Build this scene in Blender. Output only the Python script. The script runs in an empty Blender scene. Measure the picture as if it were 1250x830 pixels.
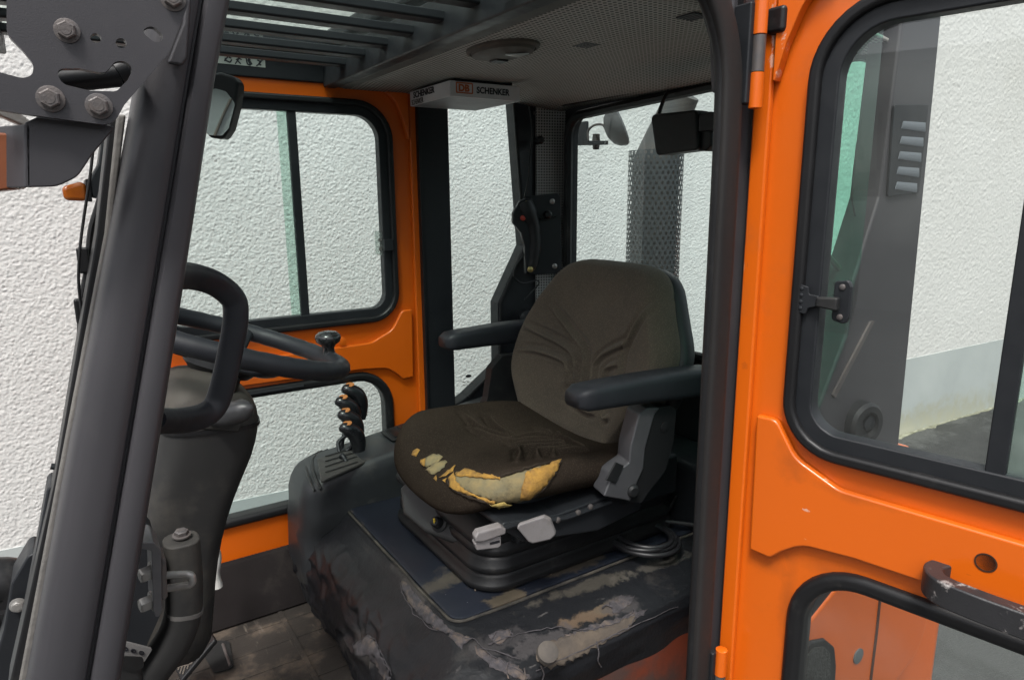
import bpy, bmesh, math, random
import numpy as np
from mathutils import Vector, Matrix, noise as mnoise
from mathutils.bvhtree import BVHTree
from mathutils.geometry import tessellate_polygon

random.seed(7)
S = bpy.context.scene
COL = S.collection
R = math.radians
H = 1.8                                   # eye height; every coordinate below is relative to the eye point, z lifted by H on linking

# ------------------------------------------------------------------ camera, light, exposure
YAW, PITCH, ROLL, FPX = R(33.075), R(11.98), R(0.4066), 833.0
FW = Vector((math.sin(YAW)*math.cos(PITCH), math.cos(YAW)*math.cos(PITCH), -math.sin(PITCH)))
_rt = Vector((math.cos(YAW), -math.sin(YAW), 0)); _dn = FW.cross(_rt)
RT = _rt*math.cos(ROLL) + _dn*math.sin(ROLL)
DN = -_rt*math.sin(ROLL) + _dn*math.cos(ROLL)
cam_d = bpy.data.cameras.new('camera'); cam = bpy.data.objects.new('camera', cam_d); COL.objects.link(cam)
cam_d.sensor_width = 36; cam_d.lens = 36*FPX/1250; cam_d.clip_start = .02; cam_d.clip_end = 2000
M = Matrix.Identity(4)
for i in range(3):
    M[i][0] = RT[i]; M[i][1] = -DN[i]; M[i][2] = -FW[i]
M[2][3] = H
cam.matrix_world = M
S.camera = cam

SUN_EL, SUN_AZ = R(60), R(226)            # azimuth the light comes FROM, clockwise from +Y
w = bpy.data.worlds.new('World'); S.world = w; w.use_nodes = True
nt = w.node_tree; nt.nodes.clear()
sky = nt.nodes.new('ShaderNodeTexSky'); sky.sky_type = 'NISHITA'; sky.sun_disc = False
sky.sun_elevation = SUN_EL; sky.sun_rotation = SUN_AZ; sky.air_density = 1.0; sky.dust_density = 4.0
hsv = nt.nodes.new('ShaderNodeHueSaturation'); hsv.inputs['Saturation'].default_value = .25
bg = nt.nodes.new('ShaderNodeBackground'); bg.inputs[1].default_value = .10
wo = nt.nodes.new('ShaderNodeOutputWorld')
ctc = nt.nodes.new('ShaderNodeTexCoord'); cn = nt.nodes.new('ShaderNodeTexNoise'); cn.inputs['Scale'].default_value = 2.6; cn.inputs['Detail'].default_value = 7
cmr = nt.nodes.new('ShaderNodeMapRange'); cmr.inputs[1].default_value = .3; cmr.inputs[2].default_value = .7; cmr.inputs[3].default_value = .72; cmr.inputs[4].default_value = 1.28
cmul = nt.nodes.new('ShaderNodeVectorMath'); cmul.operation = 'SCALE'                   # broken overcast, all round the sky
nt.links.new(ctc.outputs['Generated'], cn.inputs['Vector']); nt.links.new(cn.outputs['Fac'], cmr.inputs[0]); nt.links.new(cmr.outputs[0], cmul.inputs['Scale'])
nt.links.new(sky.outputs[0], hsv.inputs['Color']); nt.links.new(hsv.outputs[0], cmul.inputs[0]); nt.links.new(cmul.outputs[0], bg.inputs[0]); nt.links.new(bg.outputs[0], wo.inputs[0])
sl = bpy.data.lights.new('sun', 'SUN'); sl.energy = 1.5; sl.angle = R(14); sl.color = (1, .97, .93)
so = bpy.data.objects.new('sun', sl); COL.objects.link(so)
_d = Vector((math.sin(SUN_AZ)*math.cos(SUN_EL), math.cos(SUN_AZ)*math.cos(SUN_EL), math.sin(SUN_EL)))
so.rotation_euler = (-_d).to_track_quat('-Z', 'Y').to_euler()
S.view_settings.view_transform = 'Standard'; S.view_settings.look = 'None'
S.view_settings.exposure = 1.24; S.view_settings.gamma = 1
S.view_settings.use_curve_mapping = False
S.cycles.max_bounces = 10; S.cycles.transparent_max_bounces = 16
S.cycles.use_denoising = True

# ------------------------------------------------------------------ pixel rays -> points on real planes
def ray(px, py): return FW + RT*((px-625)/FPX) + DN*((py-415)/FPX)
def PX(px, py, v): d = ray(px, py); return d*(v/d.x)
def PY(px, py, v): d = ray(px, py); return d*(v/d.y)
def PZ(px, py, v): d = ray(px, py); return d*(v/d.z)
def PP(px, py, p0, n): d = ray(px, py); return d*(p0.dot(n)/d.dot(n))

# ------------------------------------------------------------------ materials
MATS = {}
def mat(name, c, rough=.5, metal=0, c2=None, mix=.5, scale=20, bump=0, bscale=200, bdist=.001, spec=.5,
        dirt=None, dscale=8, damt=.5, dlow=.5, coat=0, detail=6, sheen=0, speck=None, bump2=0, bscale2=15, scratch=None, stretch=None):
    m = bpy.data.materials.new(name); m.use_nodes = True
    t = m.node_tree; N = t.nodes; L = t.links
    b = N['Principled BSDF']
    b.inputs['Roughness'].default_value = rough; b.inputs['Metallic'].default_value = metal
    b.inputs['Specular IOR Level'].default_value = spec
    if coat: b.inputs['Coat Weight'].default_value = coat; b.inputs['Coat Roughness'].default_value = .12
    if sheen: b.inputs['Sheen Weight'].default_value = sheen; b.inputs['Sheen Roughness'].default_value = .5
    tc = N.new('ShaderNodeTexCoord'); geo = N.new('ShaderNodeNewGeometry')
    P = geo.outputs['Position']
    if stretch:
        mp = N.new('ShaderNodeMapping'); mp.inputs['Scale'].default_value = stretch; L.new(P, mp.inputs['Vector']); PS = mp.outputs[0]
    else: PS = P
    def noi(sc, det=detail, vec=P, ro=.6):
        n = N.new('ShaderNodeTexNoise'); n.inputs['Scale'].default_value = sc; n.inputs['Detail'].default_value = det
        n.inputs['Roughness'].default_value = ro; L.new(vec, n.inputs['Vector']); return n.outputs['Fac']
    def ramp(f, lo, hi):
        r = N.new('ShaderNodeMapRange'); r.inputs[1].default_value = lo; r.inputs[2].default_value = hi; L.new(f, r.inputs[0]); return r.outputs[0]
    def mixc(f, a, bb):
        x = N.new('ShaderNodeMix'); x.data_type = 'RGBA'
        if isinstance(f, float): x.inputs['Factor'].default_value = f
        else: L.new(f, x.inputs['Factor'])
        for i, v in (('A', a), ('B', bb)):
            s = [q for q in x.inputs if q.name == i and q.type == 'RGBA'][0]
            if isinstance(v, tuple): s.default_value = (*v, 1)
            else: L.new(v, s)
        return [q for q in x.outputs if q.type == 'RGBA'][0]
    col = tuple(c)
    if c2:
        col = mixc(ramp(noi(scale, vec=PS), .5-mix*.5, .5+mix*.5), col, tuple(c2))
    if speck:
        v = N.new('ShaderNodeTexVoronoi'); v.inputs['Scale'].default_value = speck[1]; L.new(P, v.inputs['Vector'])
        col = mixc(ramp(v.outputs['Distance'], speck[2], speck[2]*.4), col, tuple(speck[0]))
    rsock = None
    if dirt:
        f1 = noi(dscale, 8, ro=.68); 
        f = ramp(f1, dlow, dlow+.14)
        mu = N.new('ShaderNodeMath'); mu.operation = 'MULTIPLY'; mu.inputs[1].default_value = damt; L.new(f, mu.inputs[0])
        col = mixc(mu.outputs[0], col, tuple(dirt))
        rr = N.new('ShaderNodeMapRange'); L.new(mu.outputs[0], rr.inputs[0]); rr.inputs[3].default_value = rough; rr.inputs[4].default_value = min(1, rough+.35)
        L.new(rr.outputs[0], b.inputs['Roughness'])
    if scratch:
        mp = N.new('ShaderNodeMapping'); mp.inputs['Scale'].default_value = scratch[1]; mp.inputs['Rotation'].default_value = scratch[4] if len(scratch) > 4 else (0,0,0)
        L.new(P, mp.inputs['Vector'])
        col = mixc(ramp(noi(1, 3, mp.outputs[0]), scratch[2], scratch[3]), col, tuple(scratch[0]))
    if isinstance(col, tuple): b.inputs['Base Color'].default_value = (*col, 1)
    else: L.new(col, b.inputs['Base Color'])
    if not dirt:
        rr = N.new('ShaderNodeMapRange'); L.new(noi(35, 4), rr.inputs[0]); rr.inputs[1].default_value = .3; rr.inputs[2].default_value = .7
        rr.inputs[3].default_value = max(0, rough-.07); rr.inputs[4].default_value = min(1, rough+.09); L.new(rr.outputs[0], b.inputs['Roughness'])
    nrm = None
    for bs, sc, dist in ((bump, bscale, bdist), (bump2, bscale2, bdist*4)):
        if bs:
            bp = N.new('ShaderNodeBump'); bp.inputs['Strength'].default_value = bs; bp.inputs['Distance'].default_value = dist
            L.new(noi(sc, 3), bp.inputs['Height'])
            if nrm: L.new(nrm, bp.inputs['Normal'])
            nrm = bp.outputs[0]
    if nrm: L.new(nrm, b.inputs['Normal'])
    MATS[name] = m
    return m

def glass(name, tint, rough=.0, refl=1.0, dirt=0):
    m = bpy.data.materials.new(name); m.use_nodes = True; t = m.node_tree; N = t.nodes; L = t.links
    N.clear(); o = N.new('ShaderNodeOutputMaterial'); tr = N.new('ShaderNodeBsdfTransparent'); gl = N.new('ShaderNodeBsdfGlossy')
    fr = N.new('ShaderNodeFresnel'); fr.inputs[0].default_value = 1.5; mx = N.new('ShaderNodeMixShader')
    tr.inputs[0].default_value = (*tint, 1); gl.inputs['Roughness'].default_value = rough; gl.inputs[0].default_value = (refl, refl, refl, 1)
    gg = N.new('ShaderNodeNewGeometry'); one = N.new('ShaderNodeMath'); one.operation = 'SUBTRACT'; one.inputs[0].default_value = 1; L.new(gg.outputs['Backfacing'], one.inputs[1])
    fm = N.new('ShaderNodeMath'); fm.operation = 'MULTIPLY'; L.new(fr.outputs[0], fm.inputs[0]); L.new(one.outputs[0], fm.inputs[1])
    L.new(fm.outputs[0], mx.inputs[0]); L.new(tr.outputs[0], mx.inputs[1]); L.new(gl.outputs[0], mx.inputs[2])
    out = mx.outputs[0]
    if dirt:
        di = N.new('ShaderNodeBsdfDiffuse'); di.inputs[0].default_value = (.6, .62, .6, 1)
        g = N.new('ShaderNodeNewGeometry'); n = N.new('ShaderNodeTexNoise'); n.inputs['Scale'].default_value = 6; n.inputs['Detail'].default_value = 8
        L.new(g.outputs['Position'], n.inputs['Vector'])
        r = N.new('ShaderNodeMapRange'); r.inputs[1].default_value = .42; r.inputs[2].default_value = .75; r.inputs[3].default_value = dirt*.25; r.inputs[4].default_value = dirt
        L.new(n.outputs[0], r.inputs[0]); m2 = N.new('ShaderNodeMixShader'); L.new(r.outputs[0], m2.inputs[0]); L.new(out, m2.inputs[1]); L.new(di.outputs[0], m2.inputs[2]); out = m2.outputs[0]
    L.new(out, o.inputs[0]); MATS[name] = m
    return m

ORANGE = mat('orange_paint', (.64, .117, .0055), .30, coat=.3, spec=.45, c2=(.59, .105, .005), mix=.8, scale=3, dirt=(.30,.085,.02), dscale=5, damt=.3, dlow=.6, bump=.25, bscale=90, bdist=.0006, bump2=.05, bscale2=9)
CHIP = mat('bare_primer_chip', (.85, .55, .42), .6)
GREY = mat('grey_powder_coat', (.046, .044, .048), .42, spec=.4, c2=(.038, .037, .041), scale=6, bump=.35, bscale=900, bdist=.0004, dirt=(.075,.072,.07), dscale=5, damt=.2, dlow=.57)
DARK = mat('black_steel_paint', (.011, .0125, .015), .45, spec=.35, c2=(.016,.0175,.02), scale=7, bump=.25, bscale=500, bdist=.0004)
PLASTIC = mat('black_plastic', (.010, .0105, .0115), .48, spec=.35, c2=(.014,.0145,.0155), scale=10, bump=.4, bscale=1400, bdist=.0003, dirt=(.09,.085,.075), dscale=5, damt=.25, dlow=.55)
SOFT = mat('black_moulded_foam', (.014, .0155, .019), .5, spec=.35, c2=(.019,.0205,.025), scale=12, bump=.35, bscale=1500, bdist=.0003)
COVER = mat('dusty_column_plastic', (.016, .016, .0165), .6, spec=.35, c2=(.024,.0235,.0225), scale=5, bump=.5, bscale=1300, bdist=.0004, dirt=(.10,.09,.075), dscale=4, damt=.4, dlow=.5)
RUBBER = mat('black_rubber', (.008, .008, .0088), .42, spec=.35, c2=(.012,.012,.0128), scale=14, bump=.2, bscale=400, bdist=.0004, dirt=(.12,.11,.10), dscale=14, damt=.22, dlow=.58)
SEAL = mat('worn_rubber_seal', (.013, .012, .012), .6, spec=.3, c2=(.022,.020,.0195), scale=20, bump=.4, bscale=600, bdist=.0005, stretch=(1,1,.15))
STEEL = mat('zinc_steel', (.36, .36, .35), .38, metal=.55, c2=(.22,.20,.18), scale=60, bump=.2, bscale=300)
BOLT = mat('dark_bolt_steel', (.085, .082, .085), .45, metal=.3, c2=(.12,.10,.09), scale=90, bump=.3, bscale=500)
RUST = mat('rust', (.16, .07, .03), .9, c2=(.09,.04,.02), scale=80)
CLEAR = glass('clear_glass', (.90, .96, .95), refl=1.0, dirt=.05)
DOORGLASS = glass('door_glass', (.95, .975, .96), refl=1.0, dirt=.05)
MINT = glass('mint_tinted_glass', (.62, .90, .80), dirt=.04)
MIRROR = mat('mirror_glass', (.8, .85, .83), .03, metal=1, spec=.5)
AMBER = mat('amber_lens', (.42, .11, .008), .18, c2=(.30,.065,.008), scale=40, coat=.5)
GREYPL = mat('grey_lever_plastic', (.24, .225, .225), .5, c2=(.18,.165,.165), scale=14, bump=.3, bscale=700, dirt=(.14,.12,.11), dscale=20, damt=.5, dlow=.52)
WHITEPL = mat('white_plastic', (.62,.61,.58), .5, dirt=(.3,.27,.22), dscale=20, damt=.5)
TAPE = mat('grey_printed_tape', (.62, .61, .62), .38, c2=(.52,.51,.52), scale=14, bump=.8, bscale=60, bdist=.002)
CARD = mat('grey_carton', (.30, .31, .32), .6, c2=(.24,.25,.26), scale=9)
INK = mat('black_ink', (.012, .012, .016), .5)
REDINK = mat('orange_red_ink', (.50, .13, .04), .5, c2=(.40,.10,.03), scale=60)
STICK = mat('pale_sticker', (.50, .52, .46), .5, c2=(.42,.44,.39), scale=30)
RED = mat('red_plastic', (.45, .05, .03), .4)
BRASS = mat('brass_screw', (.45, .36, .15), .35, metal=.8)
VINYL = mat('navy_vinyl', (.0095, .0125, .021), .42, spec=.4, c2=(.014,.0165,.024), scale=6, bump=.3, bscale=500, bdist=.0005, dirt=(.15,.125,.095), dscale=7, damt=.5, dlow=.585, speck=((.35,.33,.3), 34, .035), bump2=.15, bscale2=12)
TORN = mat('torn_vinyl_backing', (.026, .024, .027), .9, c2=(.075,.068,.074), scale=70, bump=.9, bscale=500, dirt=(.16,.12,.09), dscale=25, damt=.6)
LEATHER = mat('wrinkled_black_vinyl', (.0055, .006, .008), .45, spec=.4, c2=(.011,.0117,.0135), scale=8, bump=.5, bscale=180, bdist=.0012, dirt=(.11,.095,.083), dscale=6.5, damt=.3, dlow=.6, bump2=.55, bscale2=26, scratch=((.085,.08,.078), (30, 60, 7), .68, .8, (.3,.5,.4)))
DUST = mat('sandy_dirt', (.22, .16, .11), .95, c2=(.12,.10,.085), scale=60, bump=.8, bscale=300, bdist=.001)
FLOORM = mat('worn_rubber_floor', (.024, .0205, .018), .65, spec=.3, c2=(.038,.032,.027), scale=9, bump=.6, bscale=160, bdist=.0015, dirt=(.11,.083,.062), dscale=9, damt=.75, dlow=.5, scratch=((.13,.11,.09), (45,8,10), .64, .78))
FABRIC = None
FOAM = mat('yellow_foam', (.46, .245, .045), .95, c2=(.25,.135,.035), mix=.35, scale=60, dirt=(.10,.07,.035), dscale=40, damt=.7, dlow=.56, bump=1, bscale=260, bdist=.002)
FOAMOLD = mat('grimy_foam', (.17, .145, .085), .9, c2=(.25,.19,.09), mix=.3, scale=45, dirt=(.07,.058,.038), dscale=30, damt=.7, dlow=.55, bump=.8, bscale=140, bdist=.0015)
LINER_ = None
ASPHALT = mat('wet_asphalt', (.045, .047, .046), .55, c2=(.075,.077,.075), mix=.7, scale=90, bump=1, bscale=130, bdist=.006, dirt=(.025,.026,.025), dscale=1.3, damt=.6, dlow=.5)
PLINTH = mat('grey_green_plinth', (.44, .47, .46), .85, c2=(.36,.39,.385), scale=2.5, bump=.3, bscale=120, bdist=.002)

def add_nodes(m):
    t = m.node_tree; return t, t.nodes, t.links, t.nodes['Principled BSDF']
# seat cloth: brown-black weave with a mottled worn tone
FABRIC = mat('brown_seat_cloth', (.100, .080, .060), .95, c2=(.060,.0485,.0385), mix=.55, scale=5.5, sheen=.08, bump=.9, bscale=700, bdist=.0012, spec=.15, speck=((.135,.107,.078), 300, .42))
FABRIC2 = mat('dark_worn_seat_cloth', (.036, .027, .0205), 1.0, c2=(.018,.014,.0115), mix=.55, scale=5.5, sheen=0, bump=.9, bscale=700, bdist=.0012, spec=.0, speck=((.046,.036,.028), 300, .42))
def pale_ridges(m, col, amt):
    # lighter colour painted on raised folds and piping to strengthen their shading
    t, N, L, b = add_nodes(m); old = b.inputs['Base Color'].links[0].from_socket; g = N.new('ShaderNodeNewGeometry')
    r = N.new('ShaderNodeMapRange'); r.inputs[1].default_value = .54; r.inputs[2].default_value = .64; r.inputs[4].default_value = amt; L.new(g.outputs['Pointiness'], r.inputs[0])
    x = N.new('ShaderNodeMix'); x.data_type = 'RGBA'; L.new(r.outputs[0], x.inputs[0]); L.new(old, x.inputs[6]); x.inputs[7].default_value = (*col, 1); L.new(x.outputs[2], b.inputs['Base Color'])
pale_ridges(FABRIC, (.15, .12, .083), .6); pale_ridges(FABRIC2, (.075, .06, .047), .6)
def perforated(name, base, dot, pitch, axes, rough=.7):
    m = mat(name, base, rough, bump=.2, bscale=300); t, N, L, b = add_nodes(m)
    for l in list(b.inputs['Base Color'].links): L.remove(l)
    g = N.new('ShaderNodeNewGeometry'); sp = N.new('ShaderNodeSeparateXYZ'); L.new(g.outputs['Position'], sp.inputs[0])
    vals = []
    for a in axes:
        mu = N.new('ShaderNodeMath'); mu.operation = 'MULTIPLY'; mu.inputs[1].default_value = 2*math.pi/pitch; L.new(sp.outputs[a], mu.inputs[0])
        s = N.new('ShaderNodeMath'); s.operation = 'COSINE'; L.new(mu.outputs[0], s.inputs[0]); vals.append(s.outputs[0])
    ad = N.new('ShaderNodeMath'); ad.operation = 'ADD'; L.new(vals[0], ad.inputs[0]); L.new(vals[1], ad.inputs[1])
    r = N.new('ShaderNodeMapRange'); r.inputs[1].default_value = .35; r.inputs[2].default_value = .9; L.new(ad.outputs[0], r.inputs[0])
    x = N.new('ShaderNodeMix'); x.data_type = 'RGBA'; L.new(r.outputs[0], x.inputs[0])
    x.inputs[6].default_value = (*base, 1); x.inputs[7].default_value = (*dot, 1); L.new(x.outputs[2], b.inputs['Base Color'])
    bp = N.new('ShaderNodeBump'); bp.invert = True; bp.inputs['Strength'].default_value = .8; bp.inputs['Distance'].default_value = .001
    L.new(r.outputs[0], bp.inputs['Height']); L.new(bp.outputs[0], b.inputs['Normal'])
    return m
LINER = perforated('perforated_headliner', (.36, .35, .325), (.03, .03, .029), .0105, (0, 1))
PERF = perforated('perforated_pillar_trim', (.34, .34, .33), (.02, .02, .02), .0085, (0, 2))

# stucco
def stucco():
    m = mat('white_roughcast', (.63, .625, .605), .92, c2=(.58,.575,.555), scale=1.2, detail=4, bump=.35, bscale=210, bdist=.003, dirt=(.50,.49,.45), dscale=.9, damt=.35, dlow=.55)
    return m
STUCCO = stucco()

# ------------------------------------------------------------------ mesh helpers
W = {}
def link(o, parent):
    COL.objects.link(o)
    if parent is not None: o.parent = parent
def obj(name, bm, m, parent=None, bevel=0, seg=2, smooth=True, angle=38, subsurf=0, solid=0, **props):
    """link a bmesh as one mesh object, origin at its middle, z lifted by the eye height"""
    bmesh.ops.recalc_face_normals(bm, faces=bm.faces)
    vs = [v.co for v in bm.verts]
    lo = Vector((min(v[i] for v in vs) for i in range(3))); hi = Vector((max(v[i] for v in vs) for i in range(3)))
    c = (lo+hi)/2
    for v in bm.verts: v.co -= c
    me = bpy.data.meshes.new(name); bm.to_mesh(me); bm.free()
    if m is not None:
        for mm in (m if isinstance(m, (list, tuple)) else [m]): me.materials.append(mm)
    if smooth and len(me.polygons):
        me.polygons.foreach_set('use_smooth', [True]*len(me.polygons))
        me.set_sharp_from_angle(angle=R(angle))
    o = bpy.data.objects.new(name, me); link(o, parent)
    wc = c + Vector((0, 0, H))
    o.location = wc - (W[parent.name] if parent is not None else Vector((0, 0, 0)))
    W[o.name] = wc
    if solid:
        sm = o.modifiers.new('thick', 'SOLIDIFY'); sm.thickness = solid; sm.offset = 0
    if bevel:
        b = o.modifiers.new('bevel', 'BEVEL'); b.width = bevel; b.segments = seg; b.limit_method = 'ANGLE'; b.angle_limit = R(35); b.harden_normals = True
    if subsurf:
        ss = o.modifiers.new('sub', 'SUBSURF'); ss.levels = subsurf; ss.render_levels = subsurf
    for k, v in props.items(): o[k] = v
    return o
def thing(name, loc, label, cat, group=None):
    o = bpy.data.objects.new(name, None); COL.objects.link(o); o.location = Vector(loc) + Vector((0, 0, H)); o.empty_display_size = .1
    W[o.name] = o.location.copy(); o['label'] = label; o['category'] = cat
    if group: o['group'] = group
    return o
def copy_part(o, delta, parent=None):
    c = o.copy(); COL.objects.link(c); p = parent or o.parent
    c.parent = p; wl = W[o.name] + Vector(delta); c.location = wl - (W[p.name] if p else Vector((0,0,0))); W[c.name] = wl
    return c
def V3(*a): return Vector(a)
def fillet(pts, r, seg=6):
    """round the corners of a closed 3-D polygon"""
    n = len(pts); out = []
    for i in range(n):
        p = pts[i]; a = pts[i-1]; b = pts[(i+1) % n]
        rr = r[i] if isinstance(r, (list, tuple)) else r
        if rr <= 0: out.append(p.copy()); continue
        da, db = a-p, b-p; la, lb = da.length, db.length; da.normalize(); db.normalize()
        ang = da.angle(db); t = min(rr/max(math.tan(ang/2), .05), la*.48, lb*.48)
        p0, p2 = p+da*t, p+db*t; wq = math.sin(ang/2)
        for k in range(seg+1):
            s = k/seg; q = (1-s)**2; mm = 2*s*(1-s)*wq; e = s*s
            out.append((p0*q + p*mm + p2*e)/(q+mm+e))
    return out
def catmull(pts, n=6, closed=False):
    out = []; N = len(pts)
    rng = range(N) if closed else range(N-1)
    for i in rng:
        p0 = pts[(i-1) % N] if closed or i > 0 else pts[0]*2-pts[1]
        p1 = pts[i]; p2 = pts[(i+1) % N]; p3 = pts[(i+2) % N] if closed or i+2 < N else pts[-1]*2-pts[-2]
        for k in range(n):
            t = k/n
            out.append(.5*((2*p1)+(p2-p0)*t+(2*p0-5*p1+4*p2-p3)*t*t+(3*p1-p0-3*p2+p3)*t**3))
    if not closed: out.append(pts[-1].copy())
    return out
def plate(bm, outer, vec, holes=()):
    """closed polygon (with holes) extruded along vec"""
    es = []; loops = []
    for loop in [outer]+list(holes):
        vs = [bm.verts.new(p) for p in loop]; loops.append(vs)
        es += [bm.edges.new((vs[i], vs[(i+1) % len(vs)])) for i in range(len(vs))]
    if holes:
        r = bmesh.ops.triangle_fill(bm, use_beauty=True, use_dissolve=False, edges=es)
        fs = [g for g in r['geom'] if isinstance(g, bmesh.types.BMFace)]
    else:
        fs = [bm.faces.new(loops[0])]
    r = bmesh.ops.extrude_face_region(bm, geom=fs, use_keep_orig=True)
    vs = [g for g in r['geom'] if isinstance(g, bmesh.types.BMVert)]
    bmesh.ops.translate(bm, vec=vec, verts=vs)
    return bm
def new(): return bmesh.new()
def frames(path, closed, ref=None):
    n = len(path); T = []
    for i in range(n):
        a = path[i-1] if (i > 0 or closed) else path[i]; b = path[(i+1) % n] if (i < n-1 or closed) else path[i]
        t = (b-a); T.append(t.normalized() if t.length > 1e-9 else Vector((0,0,1)))
    if ref is None:
        ref = Vector((0,0,1)) if abs(T[0].z) < .9 else Vector((1,0,0))
        N = (ref - T[0]*ref.dot(T[0])).normalized(); out = [(N, T[0].cross(N))]
        for i in range(1, n):
            q = T[i-1].rotation_difference(T[i]); N = q @ N; N = (N - T[i]*N.dot(T[i])).normalized(); out.append((N, T[i].cross(N)))
        return out
    out = []
    for t in T:
        N = (ref - t*ref.dot(t)).normalized(); out.append((N, t.cross(N)))
    return out
def tube(bm, path, r, seg=10, closed=False, ref=None, prof=None, caps=True):
    """sweep a circle (or 2-D profile [(along N, along B)]) along a path"""
    fr = frames(path, closed, ref); rings = []
    for i, p in enumerate(path):
        N, B = fr[i]; rr = r[i] if isinstance(r, (list, tuple)) else r
        if prof: ring = [bm.verts.new(p + N*(a*rr) + B*(b*rr)) for a, b in prof]
        else: ring = [bm.verts.new(p + N*(rr*math.cos(2*math.pi*k/seg)) + B*(rr*math.sin(2*math.pi*k/seg))) for k in range(seg)]
        rings.append(ring)
    m = len(rings[0]); n = len(rings)
    for i in range(n if closed else n-1):
        a, b = rings[i], rings[(i+1) % n]
        for k in range(m): bm.faces.new((a[k], a[(k+1) % m], b[(k+1) % m], b[k]))
    if caps and not closed: bm.faces.new(rings[0]); bm.faces.new(rings[-1])
    return bm
def loft(bm, loops, caps=(True, True)):
    rings = [[bm.verts.new(p) for p in l] for l in loops]; m = len(rings[0])
    for a, b in zip(rings, rings[1:]):
        for k in range(m): bm.faces.new((a[k], a[(k+1) % m], b[(k+1) % m], b[k]))
    if caps[0]: bm.faces.new(rings[0])
    if caps[1]: bm.faces.new(rings[-1])
    return bm
def box(bm, c, s, rot=None):
    c = Vector(c); vs = []
    for x in (-1, 1):
        for y in (-1, 1):
            for z in (-1, 1):
                d = Vector((x*s[0]/2, y*s[1]/2, z*s[2]/2))
                if rot: d = rot @ d
                vs.append(bm.verts.new(c+d))
    for f in ((0,1,3,2),(4,6,7,5),(0,4,5,1),(2,3,7,6),(0,2,6,4),(1,5,7,3)): bm.faces.new([vs[i] for i in f])
    return bm
def boxr(bm, lo, hi): return box(bm, [(a+b)/2 for a, b in zip(lo, hi)], [b-a for a, b in zip(lo, hi)])
def lathe(bm, p0, axis, prof, seg=24):
    axis = axis.normalized(); ref = Vector((0,0,1)) if abs(axis.z) < .9 else Vector((1,0,0))
    N = (ref-axis*ref.dot(axis)).normalized(); B = axis.cross(N)
    loft(bm, [[p0+axis*t + (N*math.cos(2*math.pi*k/seg)+B*math.sin(2*math.pi*k/seg))*max(r, 1e-5) for k in range(seg)] for t, r in prof])
    return bm
def hexbolt(bm, p, n, r, h=None, washer=True):
    h = h or r*.8
    if washer: lathe(bm, p, n, [(0, r*1.35), (r*.22, r*1.35), (r*.25, r*1.25)], 20)
    lathe(bm, p+n.normalized()*r*.22, n, [(0, r*1.02), (h*.85, r*1.02), (h, r*.85)], 6)
    lathe(bm, p+n.normalized()*r*.22, n, [(h*.9, r*.6), (h*1.06, r*.55)], 14)
    return bm
def offset_rect(u0, u1, z0, z1, d): return (u0-d, u1+d, z0-d, z1+d)
def text_mesh(body, size, xdir, ydir, origin, depth=.0006, bold=0, italic=0, sx=1):
    cu = bpy.data.curves.new('t', 'FONT'); cu.body = body; cu.size = size; cu.extrude = depth/2; cu.offset = bold; cu.shear = italic; cu.resolution_u = 4
    o = bpy.data.objects.new('t', cu); COL.objects.link(o); dg = bpy.context.evaluated_depsgraph_get()
    me = bpy.data.meshes.new_from_object(o.evaluated_get(dg)); bpy.data.objects.remove(o); bm = bmesh.new(); bm.from_mesh(me); bpy.data.meshes.remove(me)
    zd = xdir.cross(ydir)
    for v in bm.verts: v.co = origin + xdir*(v.co.x*sx) + ydir*v.co.y + zd*v.co.z
    return bm
def nz(p, s=1.0, o=0): return mnoise.noise(Vector((p[0]*s+o, p[1]*s+o*1.3, p[2]*s-o)))
def in_poly(x, y, poly):
    c = False; n = len(poly)
    for i in range(n):
        x1, y1 = poly[i]; x2, y2 = poly[i-1]
        if (y1 > y) != (y2 > y) and x < (x2-x1)*(y-y1)/(y2-y1)+x1: c = not c
    return c
def patch(name, bvh, poly, m, parent, lift=.003, bulge=.004, rough=.002, step=4, jag=2.0, solid=0, **kw):
    """a ragged patch lying on a surface already built: traced outline, subdivided, dropped on the surface and lifted off it"""
    pts = []
    n = len(poly)
    for i in range(n):
        a, b = poly[i], poly[(i+1) % n]; L = max(1, int(math.hypot(b[0]-a[0], b[1]-a[1])/3))
        for k in range(L):
            t = k/L; pts.append((a[0]+(b[0]-a[0])*t + random.uniform(-jag, jag)*.5, a[1]+(b[1]-a[1])*t + random.uniform(-jag, jag)*.5))
    xs = [p[0] for p in pts]; ys = [p[1] for p in pts]
    from mathutils.geometry import delaunay_2d_cdt
    inner = []
    y = min(ys)
    while y < max(ys):
        x = min(xs)
        while x < max(xs):
            q = (x+random.uniform(-1, 1), y+random.uniform(-1, 1))
            if in_poly(q[0], q[1], pts): inner.append(q)
            x += step
        y += step
    allp = [Vector(p) for p in pts+inner]
    vs, es, fs, *_ = delaunay_2d_cdt(allp, [(i, (i+1) % len(pts)) for i in range(len(pts))], [], 1, .05)
    bm = new(); out = []
    for v in vs:
        d = ray(v.x, v.y).normalized(); loc, nor, _, _ = bvh.ray_cast(Vector((0,0,0)), d)
        if loc is None: out.append(None); continue
        if nor.dot(d) > 0: nor = -nor
        e = min(math.hypot(v.x-p[0], v.y-p[1]) for p in pts)
        out.append(bm.verts.new(loc + nor*(lift + bulge*min(1, e/7) + rough*nz(loc, 120)*min(1, .3+e/4))))
    for f in fs:
        q = [out[i] for i in f]
        if None not in q and len(set(q)) == 3:
            try: bm.faces.new(q)
            except ValueError: pass
    bmesh.ops.delete(bm, geom=[v for v in bm.verts if not v.link_faces], context='VERTS')
    if not bm.faces: return None
    return obj(name, bm, m, parent, solid=solid or .0015, **kw)

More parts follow.
